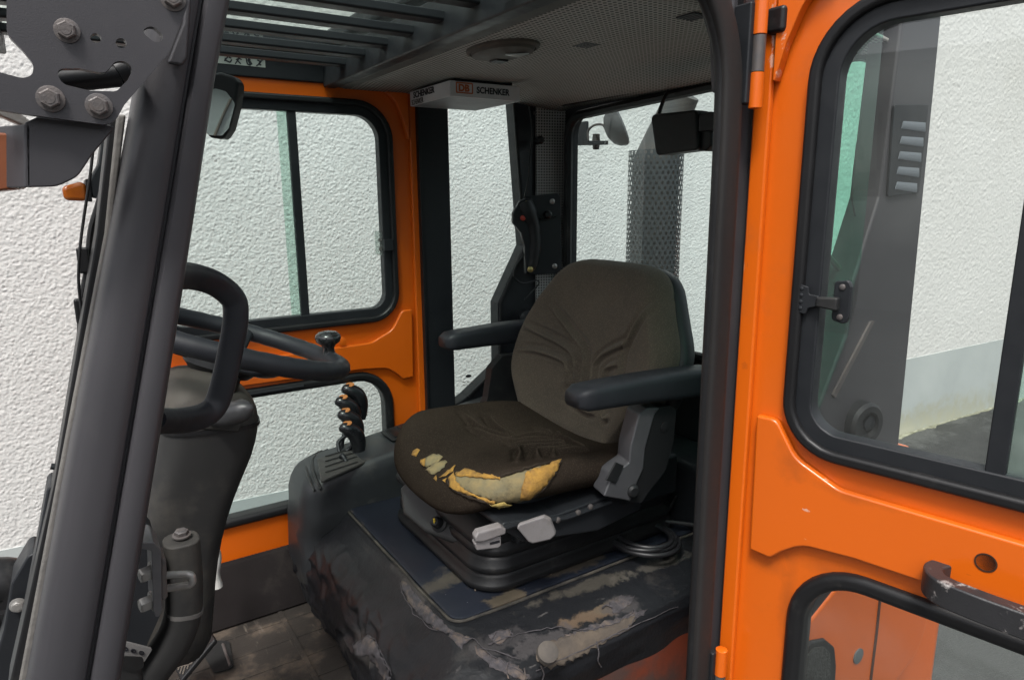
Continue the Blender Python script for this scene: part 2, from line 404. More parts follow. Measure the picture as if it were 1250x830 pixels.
# ------------------------------------------------------------------ the setting: ground, wall
GZ = -H
bm = new(); box(bm, (0, 0, GZ-.05), (300, 300, .1)); obj('ground', bm, ASPHALT, None, smooth=False, kind='structure')
WA, WB = V3(-.27, 2.815, 0), V3(6.0, 2.46, 0)
wd = (WB-WA).normalized(); wn = V3(wd.y, -wd.x, 0)           # wn faces the truck
if wn.y > 0: wn = -wn
wall_root = thing('house_wall', WA + V3(0, .1, GZ), 'white roughcast house wall with smooth grey plinth behind the truck', 'wall')
PT = -1.205                                                   # top of the plinth
def wall_grid(x0, x1, dx, z1, amp, seed):
    """rough-cast: a finely displaced sheet, numpy-built"""
    z0 = PT
    xs = np.arange(x0, x1, dx); zs = np.arange(z0, z1, dx)
    rng = np.random.default_rng(seed)
    nx, nzz = len(xs), len(zs)
    def sm(a, k):
        k = np.array(k, float); k /= k.sum(); r = len(k)//2; o = np.zeros_like(a)
        for i, q in enumerate(k): o += q*np.roll(a, i-r, 0)
        o2 = np.zeros_like(a)
        for i, q in enumerate(k): o2 += q*np.roll(o, i-r, 1)
        return o2/o2.std()
    a = sm(rng.normal(size=(nzz, nx)), [.22, 1, .22]); b = sm(rng.normal(size=(nzz, nx)), [.3, .8, 1, .8, .3]); c = sm(rng.normal(size=(nzz, nx)), [.2, .5, .8, 1, 1, .8, .5, .2, 0])
    h = amp*(1.3*a + .16*np.clip(b, -1.0, 2.5) + .10*c)
    X, Z = np.meshgrid(xs, zs)
    P = np.empty((nzz*nx, 3), np.float32)
    P[:, 0] = (WA.x + wd.x*(X-WA.x) + wn.x*h).ravel(); P[:, 1] = (WA.y + wd.y*(X-WA.x) + wn.y*h).ravel(); P[:, 2] = Z.ravel()
    idx = np.arange(nzz*nx).reshape(nzz, nx)
    F = np.stack([idx[:-1, :-1], idx[:-1, 1:], idx[1:, 1:], idx[1:, :-1]], -1).reshape(-1, 4).astype(np.int32)
    me = bpy.data.meshes.new('roughcast')
    me.vertices.add(len(P)); me.vertices.foreach_set('co', (P + np.array([0, 0, H], np.float32) - np.array(W[wall_root.name][:], np.float32)).ravel())
    me.loops.add(F.size); me.loops.foreach_set('vertex_index', F.ravel())
    me.polygons.add(len(F)); me.polygons.foreach_set('loop_start', np.arange(0, F.size, 4, dtype=np.int32))
    me.update(calc_edges=True); me.polygons.foreach_set('use_smooth', np.ones(len(F), bool)); me.materials.append(STUCCO)
    o = bpy.data.objects.new('roughcast', me); link(o, wall_root); W[o.name] = W[wall_root.name].copy()
wall_grid(-1.2, 3.5, .0034, 1.20, .00056, 3); wall_grid(3.5, 6.9, .0075, 1.6, .0007, 4)
def wbox(name, s0, s1, z0, z1, d0, d1, m, **k):
    bm = new(); vs = [WA+wd*s+wn*d for s in (s0, s1) for d in (d0, d1)]
    plate(bm, [V3(*(vs[0].xy), z0), V3(*(vs[1].xy), z0), V3(*(vs[3].xy), z0), V3(*(vs[2].xy), z0)], V3(0, 0, z1-z0)); return obj(name, bm, m, wall_root, **k)
wbox('masonry', -2.4, 9.8, GZ, 1.95, -.25, -.02, STUCCO, smooth=False)
wbox('plinth', -2.4, 9.8, GZ-.02, PT, -.02, .004, PLINTH, smooth=False)
bm = new()                                                     # mossy gutter strip along the foot of the wall
mw = [random.uniform(.012, .06)*(.5+.5*math.sin(i*.37)**2) for i in range(181)]
for i in range(180):
    s0 = -2.4+i*.0667
    plate(bm, [WA+wd*s0+wn*.006+V3(0,0,GZ), WA+wd*(s0+.0667)+wn*.006+V3(0,0,GZ), WA+wd*(s0+.0667)+wn*(.008+mw[i+1])+V3(0,0,GZ), WA+wd*s0+wn*(.008+mw[i])+V3(0,0,GZ)], V3(0, 0, .006))
MOSS = mat('moss_and_lime', (.10, .10, .06), .95, c2=(.34,.34,.26), mix=.4, scale=14, bump=1, bscale=120, bdist=.004)
obj('moss', bm, MOSS, None, kind='stuff')

# low grey workshop across the yard: front wing mirrored in door glass; unseen camera-side wing added to block low sky
yb = thing('workshop', (-10, -4, GZ), 'low grey workshop across the yard mirrored in the open door glass, with an unseen wing added to shade the cab', 'building')
GREYW = mat('grey_render', (.30, .31, .30), .9, c2=(.26,.27,.265), scale=.8)
bm = new(); plate(bm, [V3(-10, -9, GZ), V3(-10, 4.5, GZ), V3(-15, 4.5, GZ), V3(-15, -14, GZ), V3(9, -14, GZ), V3(9, -9, GZ)], V3(0, 0, 3.6)); obj('wall', bm, GREYW, yb, smooth=False)
bm = new(); plate(bm, [V3(-9.7, -8.7, 1.8), V3(-9.7, 4.8, 1.8), V3(-15, 4.8, 1.8), V3(-15, -14, 1.8), V3(9.3, -14, 1.8), V3(9.3, -8.7, 1.8)], V3(0, 0, .16)); obj('roof_edge', bm, mat('zinc_eave', (.16,.165,.17), .5), yb, smooth=False)
for k in range(5):
    bm = new(); boxr(bm, (-10.02, -7.5+k*2.4, -.6), (-9.96, -6.2+k*2.4, .8)); wf = obj('window', bm, mat('window_frame_grey', (.5,.5,.5), .5) if 'window_frame_grey' not in MATS else MATS['window_frame_grey'], yb)
    bm = new(); boxr(bm, (-9.958, -7.42+k*2.4, -.52), (-9.95, -6.28+k*2.4, .72)); obj('pane', bm, mat('dark_pane', (.03,.035,.04), .08) if 'dark_pane' not in MATS else MATS['dark_pane'], wf)

# ------------------------------------------------------------------ the forklift
FL = thing('forklift', (.9, 1.25, GZ), 'orange forklift truck with its black cab door swung wide open', 'forklift')
YN, YF = .68, 1.81

# ---- doors -------------------------------------------------------
def make_door(H0, D, n, lowtop, near):
    def mp(u, z, d=0): return H0 + D*u + n*d + V3(0, 0, z)
    def loop(pts, r, d, seg=8): return fillet([mp(u, z, d) for u, z in pts], r, seg)
    fe = lambda z, i: .736-.24*z-i                     # slanted front edge
    zt, zb = .285, -.955
    lowbot = -.835
    wb = -.354 if near else -.322
    def win(off):  return [(.096-off, wb-off), (.096-off, .222+off), (fe(.222, .115)+off, .222+off), (fe(wb, .115)+off, wb-off)]
    def low(off):  return [(.122-off, lowbot-off), (.122-off, lowtop+off), (fe(lowtop, .17)+off, lowtop-.0+off), (fe(lowbot, .17)+off, lowbot-off)]
    rw = [.055, .075, .075, .055]; rl = [.05, .085, .085, .05]
    bm = new()
    th = -.028
    plate(bm, loop([(0, zb), (0, zt), (fe(zt, 0), zt), (fe(zb, 0), zb)], [.01, .10 if not near else .02, .06, .03], 0), n*th, [loop(win(.02), [r+.02 for r in rw], 0), loop(low(.018), [r+.018 for r in rl], 0)])
    door = obj('door', bm, ORANGE, FL, bevel=.004, seg=3, label=('orange open cab door seen from inside, nearest the camera' if near else 'orange closed cab door on the far side'))
    # pressed steel band between the two windows and hinge flange
    bm = new()
    band = [(.034, -.560), (.030, -.335), (.062, -.335), (.095, -.388), (.16, -.418), (fe(-.39, .06), -.424), (fe(-.5, .06), -.51), (.19, -.515), (.115, -.522), (.085, -.545), (.068, -.562)]
    if not near: band = [(u, z+(.035 if z < -.45 else .012)) for u, z in band]
    plate(bm, loop(band, [.004,.004,.02,.05,.05,.02,.02,.1,.06,.03,.008], .001, 8), n*.013)
    obj('pressed_band', bm, ORANGE, door, bevel=.0125, seg=6)
    bm = new(); plate(bm, [mp(-.008, zb, .001), mp(-.008, zt, .001), mp(.018, zt, .001), mp(.018, zb, .001)], n*.012)
    obj('hinge_flange', bm, ORANGE, door, bevel=.004, seg=3)
    bm = new(); plate(bm, loop([(.022, .14), (.022, .288), (.11, .288), (.062, .258), (.038, .20)], [.002,.002,.002,.08,.05], .001), n*.019)
    obj('corner_gusset', bm, ORANGE, door, bevel=.003)
    def ring(name, base, rs, o0, o1, d0, d1, m, bev):
        bm = new(); plate(bm, loop(base(o0), [r+o0 for r in rs], d0, 10), n*(d1-d0), [loop(base(o1), [max(r+o1, .01) for r in rs], d0, 10)]); return obj(name, bm, m, door, bevel=bev, seg=4)
    ring('window_seal', win, rw, .027, .010, -.034, .017, RUBBER, .006)
    ring('window_frame', win, rw, .0125, -.012, -.022, .007, DARK, .003)
    ring('lower_window_seal', low, rl, .024, -.003, -.036, .013, RUBBER, .011)
    g = DOORGLASS if near else CLEAR
    bm = new(); plate(bm, loop(win(-.006), rw, -.012), n*-.004); obj('window_glass', bm, g, door, smooth=False)
    bm = new(); plate(bm, loop(low(.004), rl, -.014), n*-.004); obj('lower_window_glass', bm, g, door, smooth=False)
    # sliding pane meeting bar: black channel and a thick green glass edge
    ub = .338
    bm = new(); plate(bm, [mp(ub-.012, wb-.008, -.010), mp(ub-.012, .23, -.010), mp(ub+.010, .23, -.010), mp(ub+.010, wb-.008, -.010)], n*.014); obj('meeting_bar', bm, DARK, door, bevel=.002)
    bm = new(); plate(bm, [mp(ub+.0105, wb-.003, -.007), mp(ub+.0105, .225, -.007), mp(ub+.034, .225, -.007), mp(ub+.034, wb-.003, -.007)], n*.005); obj('pane_edge', bm, glass('green_glass_edge', (.80,.92,.87), dirt=.25), door)
    # catch of the sliding pane
    if near:
        cu = lambda u: .080+(u-.078)*.78
        cz = lambda z: -.149+(z+.146)*.78
        mpc = lambda u, z, d=0: mp(cu(u), cz(z), d)
        bm = new()
        plate(bm, fillet([mpc(u_, z_, .012) for u_, z_ in [(.078, -.170), (.080, -.118), (.096, -.122), (.098, -.135), (.116, -.137), (.116, -.155), (.098, -.160), (.095, -.172)]], .003), n*.004)
        cq = obj('window_catch', bm, DARK, door, bevel=.001)
        bm = new(); plate(bm, fillet([mpc(u_, z_, -.008) for u_, z_ in [(.134, -.180), (.134, -.110), (.158, -.106), (.164, -.118), (.164, -.174), (.158, -.186)]], .006), n*.010); obj('catch_plate', bm, DARK, cq, bevel=.002)
        bm = new(); plate(bm, [mpc(.112, -.156, .006), mpc(.112, -.138, .006), mpc(.150, -.136, .006), mpc(.150, -.160, .006)], n*.014); obj('catch_lever', bm, PLASTIC, cq, bevel=.003)
        for zz in (-.119, -.173):
            bm = new(); lathe(bm, mpc(.149, zz, .002), n, [(0, .0042), (.0016, .0042), (.0024, .003)], 16); obj('screw', bm, BOLT, cq)
        for zz in (-.126, -.138, -.150, -.162):
            bm = new(); lathe(bm, mpc(.0845, zz, .016), n, [(0, .003), (.001, .0025), (.0016, .001)], 10); obj('rivet', bm, DARK, cq)
        # pull handle: flat black bar that curls to the panel, paint worn off
        hz = -.494
        pth = [mp(.300, hz, .004), mp(.291, hz, .030), mp(.303, hz, .052), mp(.335, hz, .060), mp(.40, hz-.002, .060), mp(.62, hz-.004, .060)]
        hm = mat('worn_black_handle', (.02,.02,.022), .4, c2=(.028,.028,.03), scale=20, dirt=(.5,.46,.44), dscale=38, damt=.9, dlow=.60, bump=.3, bscale=300)
        bm = new(); tube(bm, catmull(pth, 8), 1, ref=V3(0,0,1), prof=[(-.017,-.011),(.017,-.011),(.017,.011),(-.017,.011)]); hd = obj('pull_handle', bm, hm, door, bevel=.003, seg=3)
        bm = new(); lathe(bm, mp(.343, -.458, .0142), n, [(-.001, .0125), (.0006, .0125), (.0006, .0105), (-.0002, .0105)], 28)
        obj('lock_hole', bm, mat('dark_hole', (.035,.012,.004), .6), door)
        # paint chips
        for (u, z, ln) in ((.028, .155, .05), (.037, .12, .06), (.032, .09, .03)):
            bm = new(); pts = [mp(u+random.uniform(0,.0022)*(1 if k < 7 else -1)+ (.003 if k < 7 else 0), z+ln*(k if k < 7 else 13-k)/6*.9, .0205 if u < .034 else .0012) for k in range(14)]
    else:
        bm = new(); boxr(bm, (.745, 1.788, -.150), (.772, 1.800, -.118)); lt = obj('window_catch', bm, DARK, door, bevel=.002)
        bm = new(); plate(bm, loop([(.10, -.165), (.10, -.095), (.128, -.095), (.128, -.16)], .004, -.006), n*.004); obj('catch_plate', bm, glass('scratched_clear_plate', (.8,.84,.82), dirt=.35), lt)
        for zz in (-.12, -.145):
            bm = new(); lathe(bm, mp(.115, zz, -.002), n, [(0, .005), (.002, .005)], 12); obj('screw', bm, STEEL, lt)
        bm = new(); tube(bm, [mp(.36+.02*k, -.50+.0, .016) for k in range(14)], .004, 8); obj('door_rod', bm, DARK, door)
        bm = new(); lathe(bm, mp(.50, -.452, .002), n, [(0, .012), (.004, .012), (.006, .008)], 16); obj('plug', bm, mat('brown_plug', (.18,.10,.05), .6), door)
        bm = new(); lathe(bm, mp(.245, -.392, .012), n, [(0, .012), (.003, .012), (.004, .008)], 16); obj('plug', bm, ORANGE, door)
    return door, mp
DN_ = V3(math.sin(R(11.7)), -math.cos(R(11.7)), 0); NN_ = V3(-math.cos(R(11.7)), -math.sin(R(11.7)), 0)
HN = PY(905, 400, YN); HN.z = 0; HN += DN_*.010
door_n, mpn = make_door(HN, DN_, NN_, -.566, True)
door_f, mpf = make_door(V3(.858, YF+.004, 0), V3(-1, 0, 0), V3(0, -1, 0), -.512, False)

# ---- near rear (hinge) pillar with seal -------------------------------
jx = lambda z: .795 + .0*z
bm = new(); boxr(bm, (.812, YN+.004, -1.30), (.888, YN+.020, .42)); obj('hinge_pillar', bm, GREY, FL, bevel=.006)
bm = new(); boxr(bm, (.823, YN-.006, -1.25), (.828, YN+.0045, .4)); obj('pillar_groove', bm, RUBBER, FL)
# door seal: bulb section running up the pillar and round the top corner
sp = [V3(.805, YN-.012, -1.28), V3(.803, YN-.012, -.6), V3(.802, YN-.012, .0), V3(.800, YN-.012, .12)]
arc = [V3(.800-.13+.13*math.cos(a), YN-.012, .13+.17*math.sin(a)) for a in [R(q) for q in range(10, 91, 10)]]
top = [V3(.55, YN-.012, .302), V3(.30, YN-.012, .302)]
prof = [(.026*math.cos(a), .016*math.sin(a)) for a in [2*math.pi*k/14 for k in range(14)]]
path = catmull(sp, 4)+arc+top
bm = new(); tube(bm, path, 1, ref=V3(0, -1, 0), prof=[(.009*math.copysign(abs(math.cos(a_))**.5, math.cos(a_)), .0185*math.copysign(abs(math.sin(a_))**.5, math.sin(a_))) for a_ in [2*math.pi*(k+.5)/20 for k in range(20)]]); obj('door_seal', bm, SEAL, FL, angle=60)
p2 = [p + V3(-.014, .006, 0) if p.z < .13 else p + (p-V3(.62, p.y, .10)).normalized()*-.014 + V3(0,.006,0) for p in path]
bm = new(); tube(bm, p2, .008, 10); obj('seal_lip', bm, RUBBER, FL, angle=60)
bm = new(); plate(bm, [V3(.80, YN+.006, .14), V3(.79, YN+.006, .21), V3(.76, YN+.006, .265), V3(.70, YN+.006, .30), V3(.3, YN+.006, .312), V3(.3, YN+.006, .45), V3(.872, YN+.006, .45), V3(.872, YN+.006, .14)], V3(0, .018, 0)); obj('header_beam', bm, GREY, FL, bevel=.004)
# hinges
for hx_, hy_ in ((926, 66), (878, 838)):
    b0 = PY(hx_, hy_, YN-.030); zc = b0.z
    bm = new(); boxr(bm, (b0.x-.016, YN-.026, zc-.066), (b0.x-.004, YN+.003, zc+.066)); hb = obj('hinge', bm, DARK, FL, bevel=.003)
    for dz in (.048, -.048):
        bm = new(); lathe(bm, b0+V3(0, 0, dz-.024), V3(0,0,1), [(0, .0075), (.001, .0095), (.047, .0095), (.048, .0075)], 20); obj('knuckle', bm, ORANGE, hb)
    bm = new(); lathe(bm, b0+V3(0, 0, -.0235), V3(0,0,1), [(0, .0088), (.047, .0088)], 20); obj('hinge_pin', bm, BOLT, hb)
bm = new(); boxr(bm, (.852, YN-.05, .215), (.885, YN-.02, .25)); obj('hinge_stop', bm, RUBBER, FL, bevel=.006)

# ---- near front pillar ---------------------------------------------
YA = .66
Lf = [(10, 960), (86, 545), (136, 280), (166, 120), (182, 0), (206, -150)]
Rf = [(126, 960), (199, 512), (235, 280), (262, 100), (281, 0), (308, -150)]
def lerp_edge(E_, t):
    t *= len(E_)-1; i = min(int(t), len(E_)-2); f = t-i; return (E_[i][0]*(1-f)+E_[i+1][0]*f, E_[i][1]*(1-f)+E_[i+1][1]*f)
loops = []
for k in range(25):
    t = k/24; a = PY(*lerp_edge(Lf, t), YA); b = PY(*lerp_edge(Rf, t), YA); ax = (b-a); W_ = ax.length; ax.normalize()
    sec = [(0, .05), (0, .02), (.02, .006), (.07, -.003), (.15, -.008), (.30, -.010), (.45, -.010), (.575, -.008), (.60, -.006), (.615, .001), (.645, .001), (.66, -.007), (.70, -.010), (.90, -.010), (.96, -.007), (1, .002), (1, .09), (.62, .09), (.3, .09)]
    loops.append([a + ax*(u*W_) + V3(0, d, 0) for u, d in sec])
bm = new(); loft(bm, loops); obj('front_pillar', bm, GREY, FL, angle=50)
# welded gusset at the pillar head
bm = new(); plate(bm, [PY(*q, YA-.012) for q in [(234, -20), (228, 72), (222, 82), (203, 79), (222, 30), (226, -20)]], V3(0, -.006, 0)); obj('weld_tab', bm, GREY, FL, bevel=.003)
# windscreen edge strip and outer trims left of the pillar
def strip(name, pts, y, t, m, **k):
    bm = new(); plate(bm, [PY(px, py, y) for px, py in pts], V3(0, t, 0)); return obj(name, bm, m, FL, bevel=.002, **k)
SEALANT = mat('windscreen_sealant', (.17,.16,.145), .6, c2=(.10,.095,.09), scale=25, bump=.6, bscale=90, bdist=.002)
strip('windscreen_edge', [(154, 140), (136, 285), (86, 550), (30, 850), (20, 850), (78, 545), (128, 285), (143, 140)], .69, .03, SEALANT)
strip('windscreen_seal', [(146, 140), (130, 285), (80, 550), (26, 850), (8, 850), (66, 590), (118, 285), (134, 140)], .70, .05, RUBBER)
strip('scuttle_trim', [(62, 592), (57, 598), (46, 660), (10, 850), (24, 850), (58, 690), (72, 596)], .73, .04, DARK)
bm = new(); tube(bm, [PY(62, 569, .74), PY(80, 571, .74)], .003, 8); obj('pin', bm, DARK, FL)
WG = glass('windscreen_glass', (.93,.97,.96))

# ---- lamp bracket at top left -----------------------------------------
YB = .60
def pl(pts, r, y, seg=6): return fillet([PY(px, py, y) for px, py in pts], r, seg)
def oval(cx, cy, rx, ry, rot, y, n=18):
    c, s = math.cos(R(rot)), math.sin(R(rot)); return [PY(cx+rx*math.cos(a)*c-ry*math.sin(a)*s, cy+rx*math.cos(a)*s+ry*math.sin(a)*c, y) for a in [2*math.pi*k/n for k in range(n)]]
bm = new()
outer = pl([(-30, 130), (40, 141), (138, 154), (152, 128), (207, 64), (232, 0), (240, -60), (-30, -60)], [.01, .01, .012, .01, .01, .02, 0, 0], YB)
slot = pl([(67, 84), (98, 84), (128, 90), (140, 76), (152, 74), (163, 84), (156, 98), (142, 112), (110, 111), (76, 103)], .006, YB)
big = pl([(-25, -30), (8, -30), (8, 42), (26, 60), (41, 78), (40, 92), (28, 96), (-25, 82)], .008, YB)
plate(bm, outer, V3(0, .009, 0), [slot, big, oval(117, 47, 7, 6, 20, YB), oval(148, 53, 7, 6, 20, YB), pl([(175, 36), (186, 31), (200, 44), (197, 52), (188, 52), (176, 42)], .005, YB)])
brk = obj('lamp_bracket', bm, GREY, FL, bevel=.0012)
bm = new(); plate(bm, pl([(30, 150), (45, 143), (140, 154), (137, 160), (112, 190), (95, 216), (70, 228), (30, 229)], [.002, .002, .01, .01, .01, .02, .02, .002], YB+.011), V3(0, .007, 0)); obj('lower_bracket', bm, GREY, brk, bevel=.0012)
bm = new(); plate(bm, [PY(*q, YB+.011) for q in [(38, 152), (30, 152), (30, 229), (38, 229)]], V3(-.03, .05, 0)); obj('bracket_flange', bm, GREY, brk, bevel=.001)
for (px, py, rr) in ((82, 38, 11), (62, 121, 12), (121, 130, 12), (211, -1, 12)):
    bm = new(); hexbolt(bm, PY(px, py, YB), V3(-.15, -1, -.05), rr*.62/FPX*.74); obj('bolt', bm, BOLT, brk, angle=30)
bm = new(); tube(bm, [PY(60, 100, YB+.05), PY(146, 92, YB+.05)], .009, 12); lathe(bm, PY(144, 92, YB+.05), PY(150, 88, YB+.05)-PY(140, 92, YB+.05), [(0, .012), (.014, .012)], 12); obj('rod', bm, DARK, brk)
bm = new(); plate(bm, pl([(-30, 160), (15, 163), (23, 205), (24, 226), (20, 231), (-30, 236)], .002, YB+.03), V3(0, .06, 0)); tl = obj('turn_signal', bm, mat('dim_amber_lens', (.22, .065, .02), .4, c2=(.14,.04,.015), scale=30), FL, bevel=.008, seg=4)
bm = new(); plate(bm, pl([(14, 160), (18, 160), (27, 200), (28, 228), (22, 232), (23, 205)], .001, YB+.028), V3(0, .064, 0)); obj('lamp_rim', bm, RUBBER, tl, bevel=.002)
bm = new(); plate(bm, pl([(-20, 130), (20, 135), (40, 150), (30, 155), (0, 142), (-20, 140)], .002, YB+.05), V3(0, .02, 0)); obj('bracket_edge', bm, STEEL, brk, bevel=.002)
# the lamp on the far front corner and its cables
YL = 1.60
bm = new(); plate(bm, pl([(75, 228), (78, 245), (108, 246), (104, 220)], .01, YL), V3(0, .10, 0)); t2 = obj('turn_signal', bm, AMBER, FL, bevel=.008, seg=3)
bm = new(); plate(bm, pl([(104, 219), (107, 246), (113, 247), (110, 218)], .002, YL-.004), V3(0, .11, 0)); obj('lamp_rim', bm, RUBBER, t2, bevel=.003)
bm = new(); plate(bm, pl([(109, 220), (112, 243), (126, 242), (134, 225), (136, 195), (132, 168), (124, 172), (120, 200)], .02, YL), V3(0, .08, 0)); obj('lamp_arm', bm, DARK, t2, bevel=.006)
def cable(name, pts, y, r, m=RUBBER, parent=None, n=6):
    bm = new(); tube(bm, catmull([PY(px, py, y) for px, py in pts], n), r, 8); return obj(name, bm, m, parent or FL)
cable('cable', [(116, 160), (110, 215), (104, 255), (98, 300), (96, 345), (101, 390)], .74, .0013)
cable('cable', [(132, 178), (128, 220), (120, 250), (111, 282), (106, 330), (99, 372), (98, 425)], .76, .0028)
cable('cable', [(128, 236), (122, 262), (117, 300), (110, 330), (107, 350)], .75, .0016)
for (px, py) in ((102, 318), (99, 380)):
    bm = new(); p = PY(px, py, .755); boxr(bm, p-V3(.005, .004, .012), p+V3(.005, .004, .012)); obj('cable_clip', bm, RUBBER, FL, bevel=.002)
# mast-side hoses and lamp at the bottom left
bm = new(); tube(bm, catmull([PY(*q, .95) for q in [(-40, 716), (-10, 712), (12, 714), (22, 735), (16, 760)]], 6), .030, 14); obj('mast_hose', bm, RUBBER, FL)
bm = new(); plate(bm, pl([(14, 712), (34, 678), (44, 674), (40, 700), (26, 770), (10, 850), (-20, 850), (4, 770)], .01, .86), V3(0, .05, 0)); obj('mast_guard', bm, DARK, FL, bevel=.006)
for k, pts in enumerate(([(-6, 752), (2, 780), (-2, 850)], [(6, 745), (14, 780), (10, 850)], [(16, 760), (20, 800), (22, 850)])):
    cable('hose', pts, .92, .008, RUBBER)
bm = new(); hexbolt(bm, PY(22, 738, .855), V3(-.1, -1, 0), .006); obj('bolt', bm, STEEL, FL)

# ---- grab handle --------------------------------------------------
gp = [PY(*q, y) for q, y in [((205, 338), .70), ((232, 337), .76), ((262, 346), .79), ((284, 364), .80), ((288, 385), .80), ((283, 420), .80), ((274, 462), .80), ((264, 493), .80), ((248, 507), .79), ((222, 513), .76), ((185, 514), .70)]]
bm = new(); tube(bm, catmull(gp, 6), 1, ref=V3(-.3, -1, .05), prof=[(.0105*abs(math.cos(a))**.7*math.copysign(1, math.cos(a)), .0135*abs(math.sin(a))**.7*math.copysign(1, math.sin(a))) for a in [2*math.pi*(k+.5)/16 for k in range(16)]]); obj('grab_handle', bm, SOFT, FL, angle=70)

# ---- steering ---------------------------------------------------------
C0 = V3(.22, 1.235, -.24); tl_ = R(20); e1 = V3(math.cos(tl_), 0, -math.sin(tl_)); e2 = V3(0, 1, 0); en = V3(math.sin(tl_), 0, math.cos(tl_))
bm = new(); n_ = 96
ringp = [C0 + (e1*math.cos(a)+e2*math.sin(a))*.196 for a in [2*math.pi*k/n_ for k in range(n_)]]
tube(bm, ringp, [.0158+.0009*abs(math.sin(18*2*math.pi*k/n_)) for k in range(n_)], 14, closed=True)
sw = obj('steering_wheel', bm, SOFT, FL, angle=80)
for a in (R(70), R(290), R(180)):
    d = e1*math.cos(a)+e2*math.sin(a); side = d.cross(en)
    bm = new(); tube(bm, catmull([C0+d*.19, C0+d*.165-en*.005, C0+d*.12-en*.028, C0+d*.04-en*.038], 6), 1, ref=en, prof=[(.009*math.cos(q), .02*math.sin(q)) for q in [2*math.pi*k/12 for k in range(12)]]); obj('spoke', bm, SOFT, sw, angle=80)
bm = new(); lathe(bm, C0-en*.06, en, [(0, .05), (.012, .062), (.03, .06), (.036, .05), (.038, .03)], 32); obj('hub_cap', bm, PLASTIC, sw)
kb = C0 + (e1*math.cos(R(8))+e2*math.sin(R(8)))*.192
bm = new(); lathe(bm, kb+en*.010, V3(0, 0, 1), [(0, .013), (.006, .011), (.012, .0105), (.018, .014), (.024, .022), (.031, .0245), (.037, .023), (.042, .017), (.0445, .007)], 28); obj('spinner_knob', bm, mat('glossy_black_knob', (.016,.017,.018), .22, coat=.3), sw, angle=70)
# column cover: lofted housing
def rrect(c, ax, ay, hx, hy, r=.35, n=32):
    out = []
    for k in range(n):
        a = 2*math.pi*(k+.5)/n; ca, sa = math.cos(a), math.sin(a); p = 2/4.2
        out.append(c + ax*(hx*abs(ca)**p*math.copysign(1, ca)) + ay*(hy*abs(sa)**p*math.copysign(1, sa)))
    return out
secs = [((236, 452), .020, .050), ((240, 458), .040, .085), ((246, 468), .062, .100), ((250, 490), .074, .105), ((248, 515), .077, .105), ((242, 545), .076, .104), ((230, 575), .074, .10), ((216, 620), .070, .098), ((207, 670), .067, .098), ((200, 730), .07, .10), ((192, 800), .08, .11)]
loops = []
for (q, hx, hy) in secs:
    c = PY(*q, 1.20); loops.append(rrect(c, V3(1, 0, -.08).normalized(), V3(0, 1, 0), hx, hy))
bm = new(); loft(bm, loops); cc = obj('steering_column', bm, COVER, FL, angle=70, subsurf=1)
bm = new(); c = PY(248, 505, 1.20); loft(bm, [rrect(c+V3(0, 0, dz), V3(1, 0, -.08).normalized(), V3(0, 1, 0), hx, hy) for dz, hx, hy in ((-.003, .0785, .1075), (.003, .0785, .1075))]); obj('cover_joint', bm, RUBBER, cc)
bm = new(); lathe(bm, PY(282, 470, 1.12), en, [(-.03, .012), (.01, .012), (.016, .006)], 14); obj('tilt_knob', bm, RUBBER, cc)
st = [PY(262, 512, 1.09), PY(275, 508, 1.06), PY(292, 502, 1.04), PY(308, 497, 1.02)]
bm = new(); tube(bm, catmull(st, 5), [.011, .012, .013, .014, .015, .016, .017, .0175, .018, .018, .0175, .017, .016, .013, .009, .004], 12); obj('stalk_switch', bm, mat('stalk_plastic', (.05,.05,.052), .35, c2=(.035,.035,.036), scale=25), cc, angle=80)
bm = new(); plate(bm, pl([(244, 518), (250, 508), (296, 516), (292, 528), (246, 524)], .003, 1.09), V3(0, .03, 0)); obj('cover_ledge', bm, COVER, cc, bevel=.003)
tx = text_mesh('PRESS', .016, V3(1, 0, -.15).normalized(), V3(.1, .2, .97).normalized(), PY(281, 494, 1.088)) if False else None

# ---- floor, step, lever, striker -----------------------------------------
FZ = -1.08
bm = new(); boxr(bm, (-.25, .70, FZ-.03), (1.0, 1.80, FZ)); fl = obj('cab_floor', bm, FLOORM, FL)
for k in range(9):
    y = 1.06+k*.085
    bm = new(); boxr(bm, (.02, y, FZ), (.47, y+.010, FZ+.0018)); obj('floor_rib', bm, FLOORM, fl, bevel=.001)
for x in (.36,):
    bm = new(); boxr(bm, (x, 1.02, FZ+.0002), (x+.012, 1.74, FZ+.0036)); obj('floor_rib', bm, FLOORM, fl, bevel=.001)
bm = new(); plate(bm, [V3(-.2, 1.803, FZ+.002), V3(-.2, 1.70, FZ+.002), V3(-.2, 1.72, -1.03), V3(-.2, 1.782, -.945), V3(-.2, 1.803, -.945)], V3(1.0, 0, 0)); obj('sill_ramp', bm, mat('dark_sill_rubber', (.012,.010,.010), .9, spec=.08, c2=(.02,.0175,.017), scale=6, bump=.3, bscale=200, dirt=(.05,.043,.037), dscale=6, damt=.4), fl, bevel=.006)
